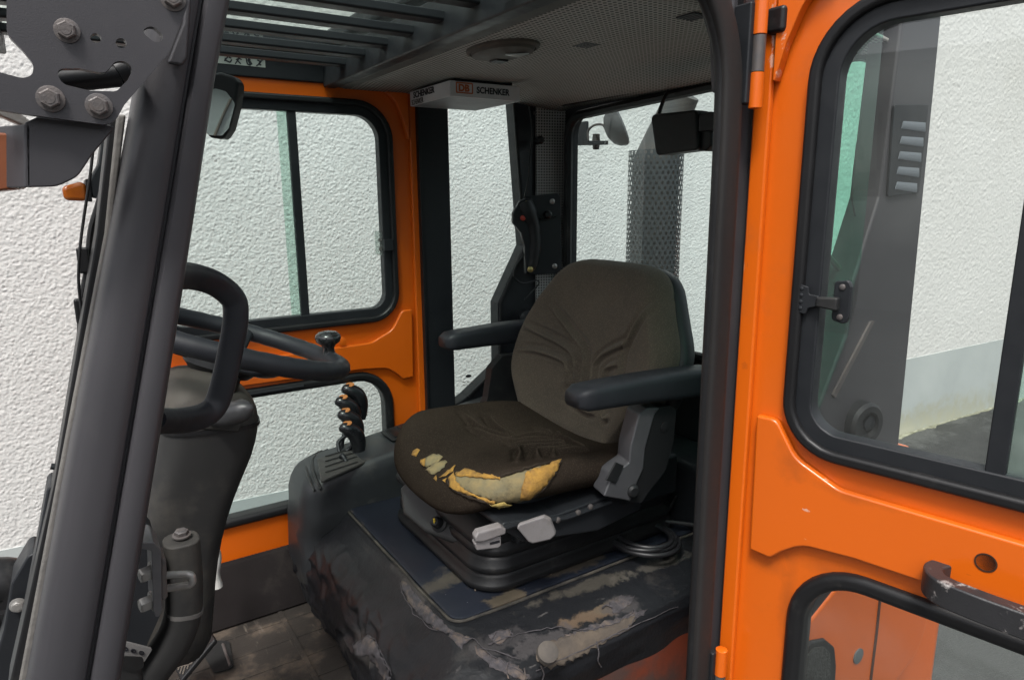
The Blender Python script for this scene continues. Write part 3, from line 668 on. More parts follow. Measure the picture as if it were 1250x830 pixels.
# foot pedal with diamond tread
pc = PZ(238, 796, -.985); px_ = V3(.75, .1, .62).normalized(); py_ = V3(-.1, 1, 0).normalized(); pn_ = px_.cross(py_)
rot = Matrix((px_, py_, pn_)).transposed()
bm = new(); box(bm, pc, (.10, .075, .012), rot); pd = obj('brake_pedal', bm, RUBBER, fl, bevel=.004)
bm = new()
for s in (1, -1):
    for k in range(-5, 6):
        c = pc + pn_*.0072 + px_*(k*.013)
        a = c - py_*.030 - px_*(.026*s); b = c + py_*.030 + px_*(.026*s)
        clip = []
        for q in (a, b):
            u = (q-pc).dot(px_); clip.append(u)
        if max(abs(c_) for c_ in clip) > .075: continue
        ts = [t/12 for t in range(13) if abs((a+(b-a)*(t/12)-pc).dot(px_)) < .047]
        if len(ts) > 2: tube(bm, [a+(b-a)*ts[0], a+(b-a)*ts[-1]], .0016, 5)
obj('tread', bm, mat('worn_tread', (.10,.085,.07), .7), pd)
# floor cut-out
hp = [PZ(*q, FZ+.002) for q in [(243, 790), (262, 783), (280, 783), (286, 815), (262, 822)]]
bm = new(); plate(bm, fillet(hp, .012), V3(0, 0, .003)); obj('pedal_opening', bm, mat('deep_shadow_rubber', (.006,.006,.006), .9), fl)
bm = new(); tube(bm, [PZ(272, 786, FZ+.006), PZ(281, 812, FZ+.006)], .0035, 8); obj('opening_rim', bm, BOLT, fl)
# black side panel by the front pillar, white sticker plate and slot
bm = new(); plate(bm, pl([(132, 664), (186, 664), (194, 672), (196, 750), (186, 772), (160, 830), (110, 830)], .008, .90), V3(0, .10, 0)); fp = obj('footwell_panel', bm, DARK, FL, bevel=.008)
bm = new(); plate(bm, pl([(146, 782), (186, 792), (176, 808), (146, 802)], .002, .86), V3(0, .004, 0)); pt_ = obj('pictogram_plate', bm, mat('dull_plate', (.16,.155,.15), .6), FL)
for px in (153, 163, 173):
    bm = new(); plate(bm, oval(px, 792+(px-153)*.25, 3.6, 2.4, 10, .8585, 10), V3(0, .0015, 0), [oval(px, 792+(px-153)*.25, 2.0, 1.2, 10, .8585, 10)]); obj('pictogram', bm, INK, pt_)
bm = new(); plate(bm, pl([(132, 806), (172, 806), (180, 860), (132, 860)], .01, .85), V3(0, .02, 0)); obj('step_edge', bm, COVER, FL, bevel=.006)
bm = new(); plate(bm, pl([(138, 800), (175, 802), (176, 815), (164, 820), (140, 815)], .006, .848), V3(0, .0015, 0)); obj('step_slot', bm, mat('slot_black', (.004,.004,.004), .9), FL)
# parking brake lever: thick rubber grip curving down, bolt on its head
lp = [PY(*q, .93) for q in [(221, 657), (224, 690), (225, 720), (224, 744), (218, 768), (205, 792), (186, 818), (170, 850)]]
bm = new(); path_ = catmull(lp, 6); tube(bm, path_, 1, ref=V3(0, -1, 0), prof=[(.024*abs(math.cos(a))**.75*math.copysign(1, math.cos(a)), .0225*abs(math.sin(a))**.75*math.copysign(1, math.sin(a))) for a in [2*math.pi*(k+.5)/18 for k in range(18)]])
lv = obj('parking_brake_lever', bm, COVER, FL, bevel=.003, angle=60)
bm = new(); hexbolt(bm, PY(222, 655, .93)+V3(0, 0, .002), V3(0, -.1, 1), .0085, .006); obj('bolt', bm, BOLT, lv)
bm = new(); tube(bm, [PY(225, 741, .93), PY(224.5, 746, .93)], 1, ref=V3(0, -1, 0), prof=[(.0245*abs(math.cos(a))**.75*math.copysign(1, math.cos(a)), .0232*abs(math.sin(a))**.75*math.copysign(1, math.sin(a))) for a in [2*math.pi*(k+.5)/18 for k in range(18)]]); obj('grip_joint', bm, mat('grip_joint', (.10,.095,.09), .6), lv)
# door striker
ys = .78
bm = new(); plate(bm, pl([(140, 662), (188, 662), (197, 672), (198, 745), (192, 757), (187, 745), (185, 672), (140, 665)], .004, ys), V3(0, .05, 0)); sk = obj('door_striker', bm, STEEL if False else mat('striker_plate', (.10,.10,.105), .4, metal=.4, c2=(.14,.14,.145), scale=60), FL, bevel=.003)
bm = new(); plate(bm, pl([(197, 680), (203, 684), (205, 728), (200, 734), (197, 730)], .002, ys+.005), V3(0, .035, 0)); obj('striker_base', bm, BOLT, sk, bevel=.002)
bm = new(); tube(bm, fillet([PY(*q, y) for q, y in [((202, 702), ys+.01), ((234, 700), ys), ((236, 713), ys), ((203, 718), ys+.01)]], [0, .006, .006, 0], 5), .0042, 10); obj('striker_loop', bm, STEEL, sk)
for py in (697, 733):
    bm = new(); hexbolt(bm, PY(187, py, ys+.012), V3(-1, -.25, 0), .0085, .012); obj('bolt', bm, STEEL, sk)
# painted cable end at the far sill
bm = new(); tube(bm, catmull([PY(*q, 1.62) for q in [(258, 660), (264, 680), (262, 700), (266, 716)]], 5), [.012]*16, 10); obj('white_sleeve', bm, WHITEPL, FL)

# ---- hood (seat pedestal) -------------------------------------------------
def plan(x0, y0, x1, y1, r, z, zf=None):
    """rounded plan outline: x0 front, y0 near side"""
    pts = fillet([V3(x0, y0, z), V3(x0, y1, z), V3(x1, y1, z), V3(x1, y0, z)], [r, r*.8, .02, .02], 10)
    # resample evenly
    L = [0]
    for a, b in zip(pts, pts[1:]+pts[:1]): L.append(L[-1]+(b-a).length)
    n = 520; out = []
    for k in range(n):
        s = L[-1]*k/n; i = max(j for j in range(len(pts)) if L[j] <= s); f = (s-L[i])/max(L[i+1]-L[i], 1e-9); out.append(pts[i].lerp(pts[(i+1) % len(pts)], f))
    return out
rows = [(-1.085, .455, .955, .07), (-1.06, .440, .945, .08), (-1.02, .428, .925, .09), (-.98, .424, .915, .09), (-.94, .428, .905, .09), (-.905, .436, .898, .09), (-.88, .450, .893, .085), (-.862, .468, .893, .08), (-.846, .490, .905, .07), (-.836, .505, .930, .06), (-.826, .518, .970, .05), (-.816, .527, 1.015, .04), (-.810, .535, 1.035, .03)]
rows_f = []
for A_, B_ in zip(rows, rows[1:]):
    for t in range(6): rows_f.append(tuple(a+(b-a)*t/6 for a, b in zip(A_, B_)))
rows_f.append(rows[-1])
loops = []
for (z, x0, y0, r) in rows_f:
    lp_ = plan(x0, y0, 1.33, 1.84, r, z)
    for p in lp_:
        front = max(0, 1-abs(p.x-x0)/.10) * min(1, max(0, (-.815-p.z)/.06)); near = max(0, 1-abs(p.y-y0)/.08)*min(1, max(0, (-.83-p.z)/.04))
        fold = .010*nz((p.x*6, p.y*5+p.z*4, p.z*22+p.y*14), 1) + .006*nz((p.x*14, p.y*16, p.z*34), 1, 3) + .05*max(0, .13-abs(nz((p.x*2, p.y*6+p.z*9, p.z*9-p.y*7), 1, 9))) + .04*max(0, .10-abs(nz((p.x*2, p.y*11-p.z*12, p.z*14+p.y*9), 1, 4)))
        p.x -= front*fold; p.y -= near*.006*nz((p.x*9, p.y*8, p.z*30), 1, 5)
        p.z += .002*nz(p, 14)*near
    loops.append(lp_)
bm = new(); loft(bm, loops, (False, True))
hood_bvh_bm = bm.copy()
hood = obj('engine_hood', bm, LEATHER, FL, angle=80)
# upper pad of navy vinyl with a welt
bm = new(); pad = fillet([V3(.545, 1.045, -.8095), V3(.545, 1.650, -.8095), V3(1.32, 1.650, -.8095), V3(1.32, 1.045, -.8095)], [.03, .03, .01, .01], 6)
loft(bm, [pad, [p+V3(0, 0, .006) for p in pad], [V3(p.x+(.9-p.x)*.012, p.y+(1.35-p.y)*.02, p.z+.009) for p in pad]], (False, True)); 
for f in bm.faces: pass
padc = obj('hood_pad', bm, VINYL, FL, angle=50)
bm = new(); tube(bm, [p+V3(0, 0, .002) + (V3(.9, 1.35, p.z)-p).normalized()*-.004 + V3(.003*nz(p*9), .003*nz(p*9, 1, 4), .0015*nz(p*14, 1, 2)) for p in [pad[i].lerp(pad[(i+1) % len(pad)], t/12) for i in range(len(pad)) for t in range(12)]], .0032, 8, closed=True); obj('pad_welt', bm, mat('worn_welt', (.012,.0115,.0115), .7, c2=(.085,.074,.06), mix=.3, scale=17, bump=.8, bscale=200), FL)
bm = new(); boxr(bm, (1.20, .79, -.83), (1.352, 1.77, -.64)); obj('hood_rear_cover', bm, DARK, FL, bevel=.02, seg=4)
# orange body below the cover
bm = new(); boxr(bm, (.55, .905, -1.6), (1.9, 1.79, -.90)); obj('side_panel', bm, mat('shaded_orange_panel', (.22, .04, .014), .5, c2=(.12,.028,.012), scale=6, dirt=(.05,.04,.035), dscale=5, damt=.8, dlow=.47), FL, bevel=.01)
hood_bvh_bm.normal_update(); hb_ = BVHTree.FromBMesh(hood_bvh_bm)

# ---- console with the hydraulic levers -----------------------------------
loops = []
for (z, x0, y0, up) in ((-1.085, .445, 1.58, 0), (-1.05, .432, 1.60, 0), (-1.0, .425, 1.60, 0), (-.95, .421, 1.605, 0), (-.90, .420, 1.61, 0), (-.86, .421, 1.63, 0), (-.835, .422, 1.615, 0), (-.80, .424, 1.622, .2), (-.76, .430, 1.622, .6), (-.735, .438, 1.624, .8), (-.718, .448, 1.630, .95), (-.708, .460, 1.638, 1), (-.703, .474, 1.648, 1)):
    pts = fillet([V3(x0, y0, z), V3(x0, 1.795, z), V3(1.2, 1.795, z+.10*up), V3(1.2, y0, z+.10*up)], [.055, .03, .02, .02], 10)
    for p in pts:
        if z < -.78 and p.x < .55: p.x -= .010*nz((p.x*8, p.y*14, p.z*22+p.y*10), 1, 2) + .03*max(0, .12-abs(nz((p.x*2, p.y*9+p.z*12, p.z*14-p.y*9), 1, 4)))
    loops.append(pts)
bm = new(); loft(bm, loops); cons = obj('lever_console', bm, mat('console_vinyl', (.017,.019,.022), .42, c2=(.026,.028,.03), scale=9, bump=.4, bscale=300, bdist=.0006, dirt=(.11,.10,.085), dscale=7, damt=.35, dlow=.55), FL, angle=70)
slope = V3(1.2-.45, 0, .10).normalized(); zc = lambda x: -.700+(x-.475)*.1333*1.0
def ctop(x, y, d=0): return V3(x, y, -.700 + (x-.475)*(.10/.725) + d)
ZG = -.690
bm = new(); gq = [PZ(*q, ZG-.004) for q in [(387, 563), (443, 545), (447, 566), (392, 591)]]; plate(bm, fillet(gq, [.006, .012, .02, .006]), V3(0, 0, .008)); gate = obj('lever_gate', bm, mat('worn_gate_plastic', (.030,.029,.0275), .6, c2=(.045,.043,.04), scale=14, bump=.4, bscale=900), cons, bevel=.003)
for (x0, y0), (x1, y1) in (((397, 557), (434, 546)), ((397, 563), (435, 551.5)), ((397, 569.5), (436, 557)), ((397, 576.5), (437, 563.5))):
    a, b = PZ(x0, y0, ZG+.005), PZ(x1, y1, ZG+.005); d = (b-a).normalized(); nn = V3(-d.y, d.x, 0)*.0035
    bm = new(); plate(bm, fillet([a+nn, b+nn, b-nn, a-nn], .003), V3(0, 0, .0006)); obj('gate_slot', bm, MATS.get('slot_dark') or mat('slot_dark', (.003,.003,.003), .9), gate)
for off, rr_ in ((0, .004), (.016, .0035)):
    bm = new(); tube(bm, catmull([PZ(*q, ZG-.010-off*.4)+V3(-off, 0, 0) for q in [(392, 597), (384, 580), (381, 564), (386, 556), (400, 549)]], 6), rr_, 8); obj('console_welt', bm, RUBBER, cons)
bm = new(); plate(bm, fillet([ctop(.70, 1.685, .002), ctop(.70, 1.775, .002), ctop(.82, 1.775, .002), ctop(.82, 1.685, .002)], .008), V3(0, 0, .005)); ib = obj('button_block', bm, PLASTIC, cons, bevel=.002)
for k in range(3):
    bm = new(); boxr(bm, tuple(ctop(.712+k*.034, 1.695, .007)), tuple(ctop(.712+k*.034, 1.695, .007)+V3(.022, .065, .004))); obj('button', bm, RUBBER, ib, bevel=.001)
pb = PY(486, 562, 1.655)
bm = new(); lathe(bm, pb-V3(0, 0, .012), V3(0, 0, 1), [(0, .011), (.006, .011), (.008, .006), (.014, .006), (.020, .0075), (.028, .006), (.031, .002)], 16); obj('toggle_switch', bm, STEEL, cons)
# four levers side by side with fist-shaped grips, orange caps
base_px = [(421, 468, 1.79), (412, 484, 1.768), (414.5, 503, 1.746), (416, 522, 1.724)]
lever_rubber = mat('lever_rubber', (.009,.0095,.011), .3, coat=.15); orange_cap = mat('orange_cap', (.45,.18,.06), .4)
for k, (cx, cy) in enumerate(((420, 467), (412, 482), (415, 498), (417, 514))):
    y = 1.79-k*.024
    q = lambda dx, dy: PY(cx+dx, cy+dy, y)
    bm = new(); tube(bm, catmull([V3(q(-1, 78).x+.003, y-.05, -.688), PY(417, 560-k*1.5, y-.03), q(1, 58), q(14, 47), q(20, 38)], 6), .0056, 10); lvv = obj('control_lever', bm, DARK, cons, angle=80)
    bm = new(); pathg = catmull([q(20, 44), q(21, 34), q(20, 24), q(15, 14), q(4, 9), q(-3, 10)], 5)
    rr = [.0125, .0132, .014, .0145, .015, .0155, .016, .0166, .0172, .018, .0186, .019, .0192, .0192, .019, .0186, .018, .0175, .017, .0162, .015, .0135, .012, .010, .007, .004]
    tube(bm, pathg, [v_*1.15 for v_ in rr[:len(pathg)]], 16, ref=V3(0, 1, 0)); obj('lever_grip', bm, lever_rubber, lvv, angle=80)
    bm = new(); lathe(bm, q(7, 1.5)-V3(0, 0, .003), V3(-.12, -.2, 1), [(0, .0125), (.002, .012), (.003, .008)], 20); obj('grip_cap', bm, orange_cap, lvv)

# ---- seat ----------------------------------------------------------------------
YC = 1.235
# suspension base: stepped rubber bellows
bl = [(-.800, 1.0, 0), (-.788, 1.03, 0), (-.776, 1.0, .0), (-.764, .985, 0), (-.752, 1.01, 0), (-.740, .985, 0), (-.728, .965, 0), (-.716, .985, 0), (-.704, .955, 0), (-.690, .93, 0)]
bx0, bx1, by0, by1 = .628, 1.19, 1.075, 1.53
loops = []
for z, s, _ in bl:
    cx_, cy_ = (bx0+bx1)/2, (by0+by1)/2; hx, hy = (bx1-bx0)/2*s, (by1-by0)/2*s
    loops.append(fillet([V3(cx_-hx, cy_-hy, z), V3(cx_-hx, cy_+hy, z), V3(cx_+hx, cy_+hy, z), V3(cx_+hx, cy_-hy, z)], .07, 10))
# finer, rounder folds
fine = []
for i in range(len(loops)-1):
    for t in (0, .5):
        fine.append([a.lerp(b, t) + (V3(a.x-cx_, a.y-cy_, 0).normalized()*(.004 if t else 0)) for a, b in zip(loops[i], loops[i+1])])
fine.append(loops[-1])
bm = new(); loft(bm, fine); sb = obj('seat_bellows', bm, RUBBER, FL, angle=80)
# suspension housing with sloped front hump
bm = new()
hs = []
for y in np.linspace(1.085, 1.50, 15):
    e = min(1, min(y-1.085, 1.50-y)/.05); k = .6+.4*math.sqrt(max(e, 0)); 
    hs.append([V3(.628, y, -.70), V3(.624, y, -.685), V3(.636, y, -.662), V3(.660, y, -.636-(1-k)*.03), V3(.69, y, -.618-(1-k)*.03), V3(.72, y, -.612-(1-k)*.03), V3(.78, y, -.63), V3(.80, y, -.70)])
loft(bm, hs); sh = obj('seat_suspension', bm, PLASTIC, FL, bevel=.006, angle=60)
bm = new(); boxr(bm, (.70, 1.06, -.70), (1.16, 1.46, -.60)); obj('suspension_frame', bm, DARK, sh, bevel=.01)
kp = PX(540, 640, .672)
# moulded front console of the suspension: a sloping hump with the weight knob
hp0 = PX(525, 625, .622); hn_ = V3(-.72, -.38, .58).normalized()
hq = [PP(px, py, hp0, hn_) for px, py in [(490, 596), (500, 589), (514, 589), (528, 598), (548, 622), (590, 652), (586, 664), (556, 664), (520, 650), (494, 628)]]
HUMP = mat('grey_black_moulding', (.021, .021, .022), .5, c2=(.028,.028,.028), scale=12, bump=.4, bscale=900, dirt=(.085,.078,.068), dscale=6, damt=.35, dlow=.55)
bm = new(); plate(bm, fillet(hq, .012, 6), -hn_*.045); bmesh.ops.translate(bm, vec=hn_*.012, verts=bm.verts[:]); obj('suspension_console', bm, HUMP, sh, bevel=.010, seg=4)
kq = PP(540, 640, hp0, hn_)+hn_*.010; kn = hn_
bm = new(); lathe(bm, kq, kn, [(0, .020), (.006, .019), (.008, .013), (.022, .0115), (.026, .008)], 20); kk = obj('weight_knob', bm, PLASTIC, sh)
bm = new(); boxr(bm, kq+kn*.027-V3(.0015, .002, .005), kq+kn*.027+V3(.0015, .002, .006)); obj('knob_mark', bm, mat('yellow_mark', (.7,.5,.05), .5), kk)

def plane_line(zpts, ox, oy, sc, p0, n, ax):
    out = []
    for zx, zy in zpts:
        p = PP(ox+zx/sc, oy+zy/sc, p0, n); out.append((p[ax[0]], p[ax[1]]))
    out = catmull([V3(a_, b_, 0) for a_, b_ in out], 4); return [(p.x, p.y) for p in out]
def fold(lines, u, v, A, w_):
    """height of moulded fold lines at (u, v): a soft ridge with a valley either side, fading at the line's ends"""
    h = 0
    for L_ in lines:
        best = 1e9; bt = 0; m_ = len(L_)-1
        for i in range(m_):
            (x0, y0), (x1, y1) = L_[i], L_[i+1]; dx, dy = x1-x0, y1-y0; l2 = dx*dx+dy*dy
            t = max(0, min(1, ((u-x0)*dx+(v-y0)*dy)/l2)) if l2 > 0 else 0
            d2 = (u-x0-t*dx)**2+(v-y0-t*dy)**2
            if d2 < best: best = d2; bt = (i+t)/m_
        d_ = math.sqrt(best)
        if d_ < w_*5:
            e = min(1, bt/.15, (1-bt)/.10) if True else 1
            h += A*(math.exp(-(d_/w_)**2) - .75*math.exp(-((d_-w_*2.0)/(w_*1.1))**2))*(.25+.75*max(0, e))
    return h
_cp, _cn = V3(0, 0, -.530), V3(0, 0, 1)
CL = [plane_line(z_, 480, 480, 4.1667, _cp, _cn, (0, 1)) for z_ in (
    [(350,110),(430,160),(560,195),(620,200),(740,172),(850,178)], [(480,115),(530,155),(590,185)], [(390,165),(460,190),(560,218),(700,205),(840,207)],
    [(600,242),(700,235),(820,227),(890,235)], [(625,375),(645,330),(640,285),(670,265),(800,255),(900,250)], [(740,350),(730,310),(750,292),(830,285),(940,268)],
    [(815,330),(830,305),(990,290)], [(740,140),(850,180),(930,240),(985,290)])]
def cushion_z(a, b):
    """a 0 rear .. 1 front, b -1..1 across; height above mean top plane"""
    z = .020*abs(b)**2.4 - .018*math.exp(-((b)/.55)**2)*(1-.5*a)            # raised side bolsters
    z -= .050*max(0, (a-.74)/.26)**2.0                                      # waterfall front
    z += .014*max(0, (.15-a)/.15)
    z += fold(CL, 1.035-a*.470, YC+b*.243, .012, .0060)
    return z
def cushion_pt(a, b, lift=0):
    x = 1.035 - a*.470; hw = .243 - .012*max(0, a-.75)*2
    zt = -.545 + .030*a
    return V3(x, YC + b*hw, zt + cushion_z(a, b) + lift)
_sup = [(math.copysign(abs(math.cos(t))**(2/3.7), math.cos(t)), math.copysign(abs(math.sin(t))**(2/3.7), math.sin(t))) for t in [2*math.pi*k/20000 for k in range(20000)]]
_acc = [0]
for (x0, y0), (x1, y1) in zip(_sup, _sup[1:]+_sup[:1]): _acc.append(_acc[-1]+math.hypot(x1-x0, y1-y0))
NA = 300; SUP = []; _i = 0
for k in range(NA):
    while _acc[_i] < _acc[-1]*k/NA: _i += 1
    SUP.append(_sup[_i % 20000])
loops = []
prof_ = [(.62, -.080), (.76, -.078), (.87, -.074), (.94, -.067), (.98, -.057), (1.0, -.046), (1.0, -.038), (.993, -.029), (.978, -.020), (.957, -.0115), (.93, -.0045), (.90, -.001)] + [(s, 0) for s in np.linspace(.88, .02, 100)]
for s, dz in prof_:
    lp_ = []
    for k in range(NA):
        u, v = SUP[k][0]*s, SUP[k][1]*s
        a = .5+u*.5; p = cushion_pt(min(max(a, 0), 1), v)
        p.z += dz
        lp_.append(p)
    loops.append(lp_)
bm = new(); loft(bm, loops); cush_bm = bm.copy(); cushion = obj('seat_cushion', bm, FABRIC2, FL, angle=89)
cush_bm.normal_update(); cb = BVHTree.FromBMesh(cush_bm)
# exposed foam where the cloth has torn away at the front lip
FO = 'foam bare where the cloth tore along the front edge'
def foam(poly, m, lift=.001, bulge=.004, **k):
    k['rough'] = .0012; return patch('torn_foam', cb, poly, m, cushion, lift=lift*.5+.0012, bulge=bulge, solid=.001, **k)
foam([(549, 586), (560, 577), (590, 583), (612, 583), (640, 574), (683, 564), (680, 572), (668, 586), (655, 602), (640, 614), (620, 616), (600, 611), (585, 606), (570, 601), (556, 596)], FOAMOLD, .0005, .003)
foam([(642, 577), (684, 563), (680, 573), (664, 592), (645, 607), (634, 608), (636, 592)], FOAM, .009, .006)
foam([(549, 585), (556, 578), (560, 590), (572, 600), (588, 606), (605, 611), (602, 614), (580, 606), (562, 601), (551, 595)], FOAM, .009, .004)
foam([(597, 614), (612, 609), (622, 613), (634, 610), (636, 616), (626, 622), (612, 618)], mat('pale_foam_crumb', (.46,.34,.11), .95, c2=(.32,.22,.06), scale=60, bump=1, bscale=300, bdist=.002), .010, .006)
foam([(505, 551), (510, 547), (513, 550), (509, 557), (503, 556)], FOAM)
foam([(516, 562), (524, 556), (536, 555), (541, 558), (534, 566), (522, 571), (517, 568)], FOAMOLD)
foam([(515, 563), (520, 561), (520, 570), (516, 569)], FOAM, .008)
foam([(521, 573), (530, 565), (543, 562), (547, 565), (540, 573), (528, 580)], FOAMOLD)
foam([(536, 584), (547, 575), (556, 569), (554, 576), (545, 581)], FOAM)
foam([(556, 580), (570, 575), (590, 580), (612, 583), (611, 586), (586, 585), (560, 583)], FOAM, .009, .003)
foam([(530, 584), (533, 580), (534, 587)], FOAM); foam([(541, 586), (545, 584), (544, 590)], FOAM); foam([(630, 617), (637, 622), (634, 626), (627, 621)], FOAMOLD)

# curled, frayed cloth round the hole
def cut_edge(pts_, r0, m, lift_):
    path_ = []
    for i in range(len(pts_)-1):
        for t in range(5):
            px = pts_[i][0]+(pts_[i+1][0]-pts_[i][0])*t/5+random.uniform(-.8, .8); py = pts_[i][1]+(pts_[i+1][1]-pts_[i][1])*t/5+random.uniform(-.8, .8)
            d_ = ray(px, py).normalized(); loc = cb.ray_cast(V3(0,0,0), d_)[0]
            if loc is not None: path_.append(loc - d_*lift_)
    if len(path_) > 4:
        bm = new(); tube(bm, path_, [r0*(.45+1.1*abs(nz(p, 90))) for p in path_], 7); obj('torn_cloth_edge', bm, m, cushion)
for pts_ in ([(547, 586), (555, 577), (570, 576), (590, 580), (612, 581), (626, 577), (640, 572), (660, 567), (684, 562)], [(546, 587), (552, 597), (566, 604), (586, 611), (606, 617)], [(684, 563), (676, 580), (664, 596), (648, 610), (634, 618)]):
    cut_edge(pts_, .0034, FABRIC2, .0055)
# backrest
wt = [(-.575, .165), (-.55, .190), (-.50, .226), (-.45, .255), (-.40, .266), (-.355, .266), (-.32, .256), (-.28, .234), (-.245, .214), (-.21, .194), (-.195, .182), (-.178, .160), (-.166, .124), (-.161, .07)]
def wid(z):
    for (z0, w0), (z1, w1) in zip(wt, wt[1:]):
        if z <= z1: t = (z-z0)/(z1-z0); return w0+(w1-w0)*t
    return .05
YB_ = 1.262
def back_x(z): return .965 + .30*(z+.56) + .10*max(0, z+.35)**1.5*0
contour = [V3(0, YB_-wv, zv) for zv, wv in wt] + [V3(0, YB_+wv, zv) for zv, wv in reversed(wt)]
contour = catmull(contour, 9, closed=True)
cz_ = -.38
_bp, _bn = V3(.948, 0, -.56), V3(1, 0, -.30)
BL_ = [plane_line(z_, 610, 310, 3.608, _bp, _bn, (1, 2)) for z_ in (
    [(215,230),(240,270),(270,310),(300,355),(340,405),(358,450),(358,540),(355,620)], [(110,315),(180,355),(250,395),(305,440),(320,490),(320,560),(312,620)],
    [(95,418),(160,425),(230,450),(280,480),(290,530),(295,590),(305,640),(370,690),(415,700)], [(680,180),(610,290),(560,370),(540,395),(480,420),(430,450),(402,490),(400,540),(400,640)],
    [(548,392),(532,440),(525,500),(520,600)], [(522,482),(480,492),(452,515),(450,580),(455,660),(465,715),(490,715)])]
def back_f(y, z):
    b = (y-YB_)/max(wid(z), .05); h = (z+.575)/.43
    d = .028*abs(b)**2.2 * (1 if h < .72 else max(.15, 1-(h-.72)/.2))     # bolsters come forward
    d += .012*math.exp(-((h-.28)/.16)**2)                                 # lumbar bulge
    d += fold(BL_, y, z, .0095, .0056)
    return d
loops = []
prof_b = [(.86, -.060), (.95, -.056), (.99, -.046), (1.0, -.032), (.998, -.018), (.985, -.007), (.965, -.001), (.945, 0)] + [(s, 0) for s in np.linspace(.93, .015, 110)]
for s, dd in prof_b:
    lp_ = []
    for p in contour:
        y = YB_+(p.y-YB_)*s; z = cz_+(p.z-cz_)*s
        x = back_x(z) - back_f(y, z)*min(1, max(0, (1.02-s)/.1)) - dd*1.0 
        edge = max(0, (s-.80)/.2); x += .018*edge*edge
        lp_.append(V3(x, y, z))
    loops.append(lp_)
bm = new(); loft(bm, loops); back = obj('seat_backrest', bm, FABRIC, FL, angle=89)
loops = []
for s, dx in ((.93, .050), (1.012, .058), (1.02, .075), (1.01, .092), (.97, .105), (.85, .115), (.4, .12)):
    loops.append([V3(back_x(cz_+(p.z-cz_)*s)+dx, YB_+(p.y-YB_)*s, cz_+(p.z-cz_)*s*.985-.010) for p in contour])
bm = new(); loft(bm, loops); obj('backrest_shell', bm, PLASTIC, back, angle=70)

# armrests
def armrest(y0, w_, x0, x1, zt, near):
    prof_a = []
    secs_ = []
    for i, t in enumerate(np.linspace(0, 1, 22)):
        x = x0+(x1-x0)*t
        tip = min(1, (t+.004)/.075); nose = math.sqrt(max(0, 1-(1-tip)**2))
        tail = 1 if t < .86 else math.sqrt(max(.05, 1-((t-.86)/.15)**2))
        h = (.046+.014*min(1, t*1.6))*(.45+.55*nose)*(.5+.5*tail)
        top = zt + .012*math.sin(t*2.2) - (.026*t if near else .006*t) - (1-nose)*.014 - (1-tail)*.012
        hw = w_/2*(.55+.45*nose)
        c = V3(x, y0, top-h/2)
        sec = []
        for k in range(20):
            a = 2*math.pi*(k+.5)/20; ca, sa = math.cos(a), math.sin(a); p = 2/4.5
            sec.append(c + V3(0, hw*math.copysign(abs(ca)**p, ca), h/2*math.copysign(abs(sa)**p, sa)))
        secs_.append(sec)
    bm = new(); loft(bm, secs_); return obj('armrest', bm, SOFT, FL, angle=75, label='black padded armrest %s' % ('on the side of the open door' if near else 'on the far side of the seat'))
an = armrest(.965, .066, .762, 1.17, -.350, True); af = armrest(1.565, .066, .802, 1.17, -.352, False)
# near armrest bracket: moulded side arm going up from the seat frame
def side_arm(y, parent, near):
    bp = [(745, 598), (752, 600), (762, 592), (772, 568), (780, 520), (796, 499), (818, 495), (826, 500), (822, 540), (812, 575), (792, 600), (783, 614), (768, 612)] 
    pts = [PY(px, py, .955) for px, py in bp]
    if not near: pts = [p + V3(0, 0, 0) for p in pts]
    bm = new(); plate(bm, fillet([V3(p.x, y, p.z) for p in pts], .008, 4), V3(0, .028, 0)); return obj('armrest_bracket', bm, PLASTIC, parent, bevel=.005)
ab_ = side_arm(.955, an, True); side_arm(1.52, af, False)
FACEP = mat('grey_plastic_face', (.075,.075,.08), .42, c2=(.055,.055,.06), scale=20, bump=.3, bscale=900)
bm = new(); loft(bm, [[PY(*q, .951), PY(*r_, .951), PY(*r_, .951)+V3(.012, .05, 0), PY(*q, .951)+V3(.012, .05, 0)] for q, r_ in (((737, 606), (770, 612)), ((747, 580), (778, 590)), ((768, 565), (786, 572)), ((770, 545), (788, 548)), ((780, 506), (800, 505)), ((790, 498), (806, 498)))]); obj('bracket_face', bm, FACEP, an, bevel=.004, seg=3)
bm = new(); plate(bm, [PY(*q, .9475) for q in [(740, 586), (752, 564), (762, 568), (752, 590)]], V3(0, .004, 0)); obj('adjuster_clip', bm, PLASTIC, an, bevel=.0015)
bm = new(); lathe(bm, PY(811, 521, .954), V3(0, -1, 0), [(0, .011), (.0015, .011), (.002, .009)], 24); obj('bracket_boss', bm, PLASTIC, an)
bm = new(); lathe(bm, PY(771, 598, .954), V3(-.2, -1, 0), [(0, .014), (.008, .0135), (.012, .009)], 18); obj('pivot_knob', bm, PLASTIC, an)
bm = new(); plate(bm, pl([(780, 586), (790, 566), (798, 564), (800, 576), (790, 588)], .004, .985), V3(0, .012, 0)); obj('worn_tab', bm, WHITEPL, sh, bevel=.003)
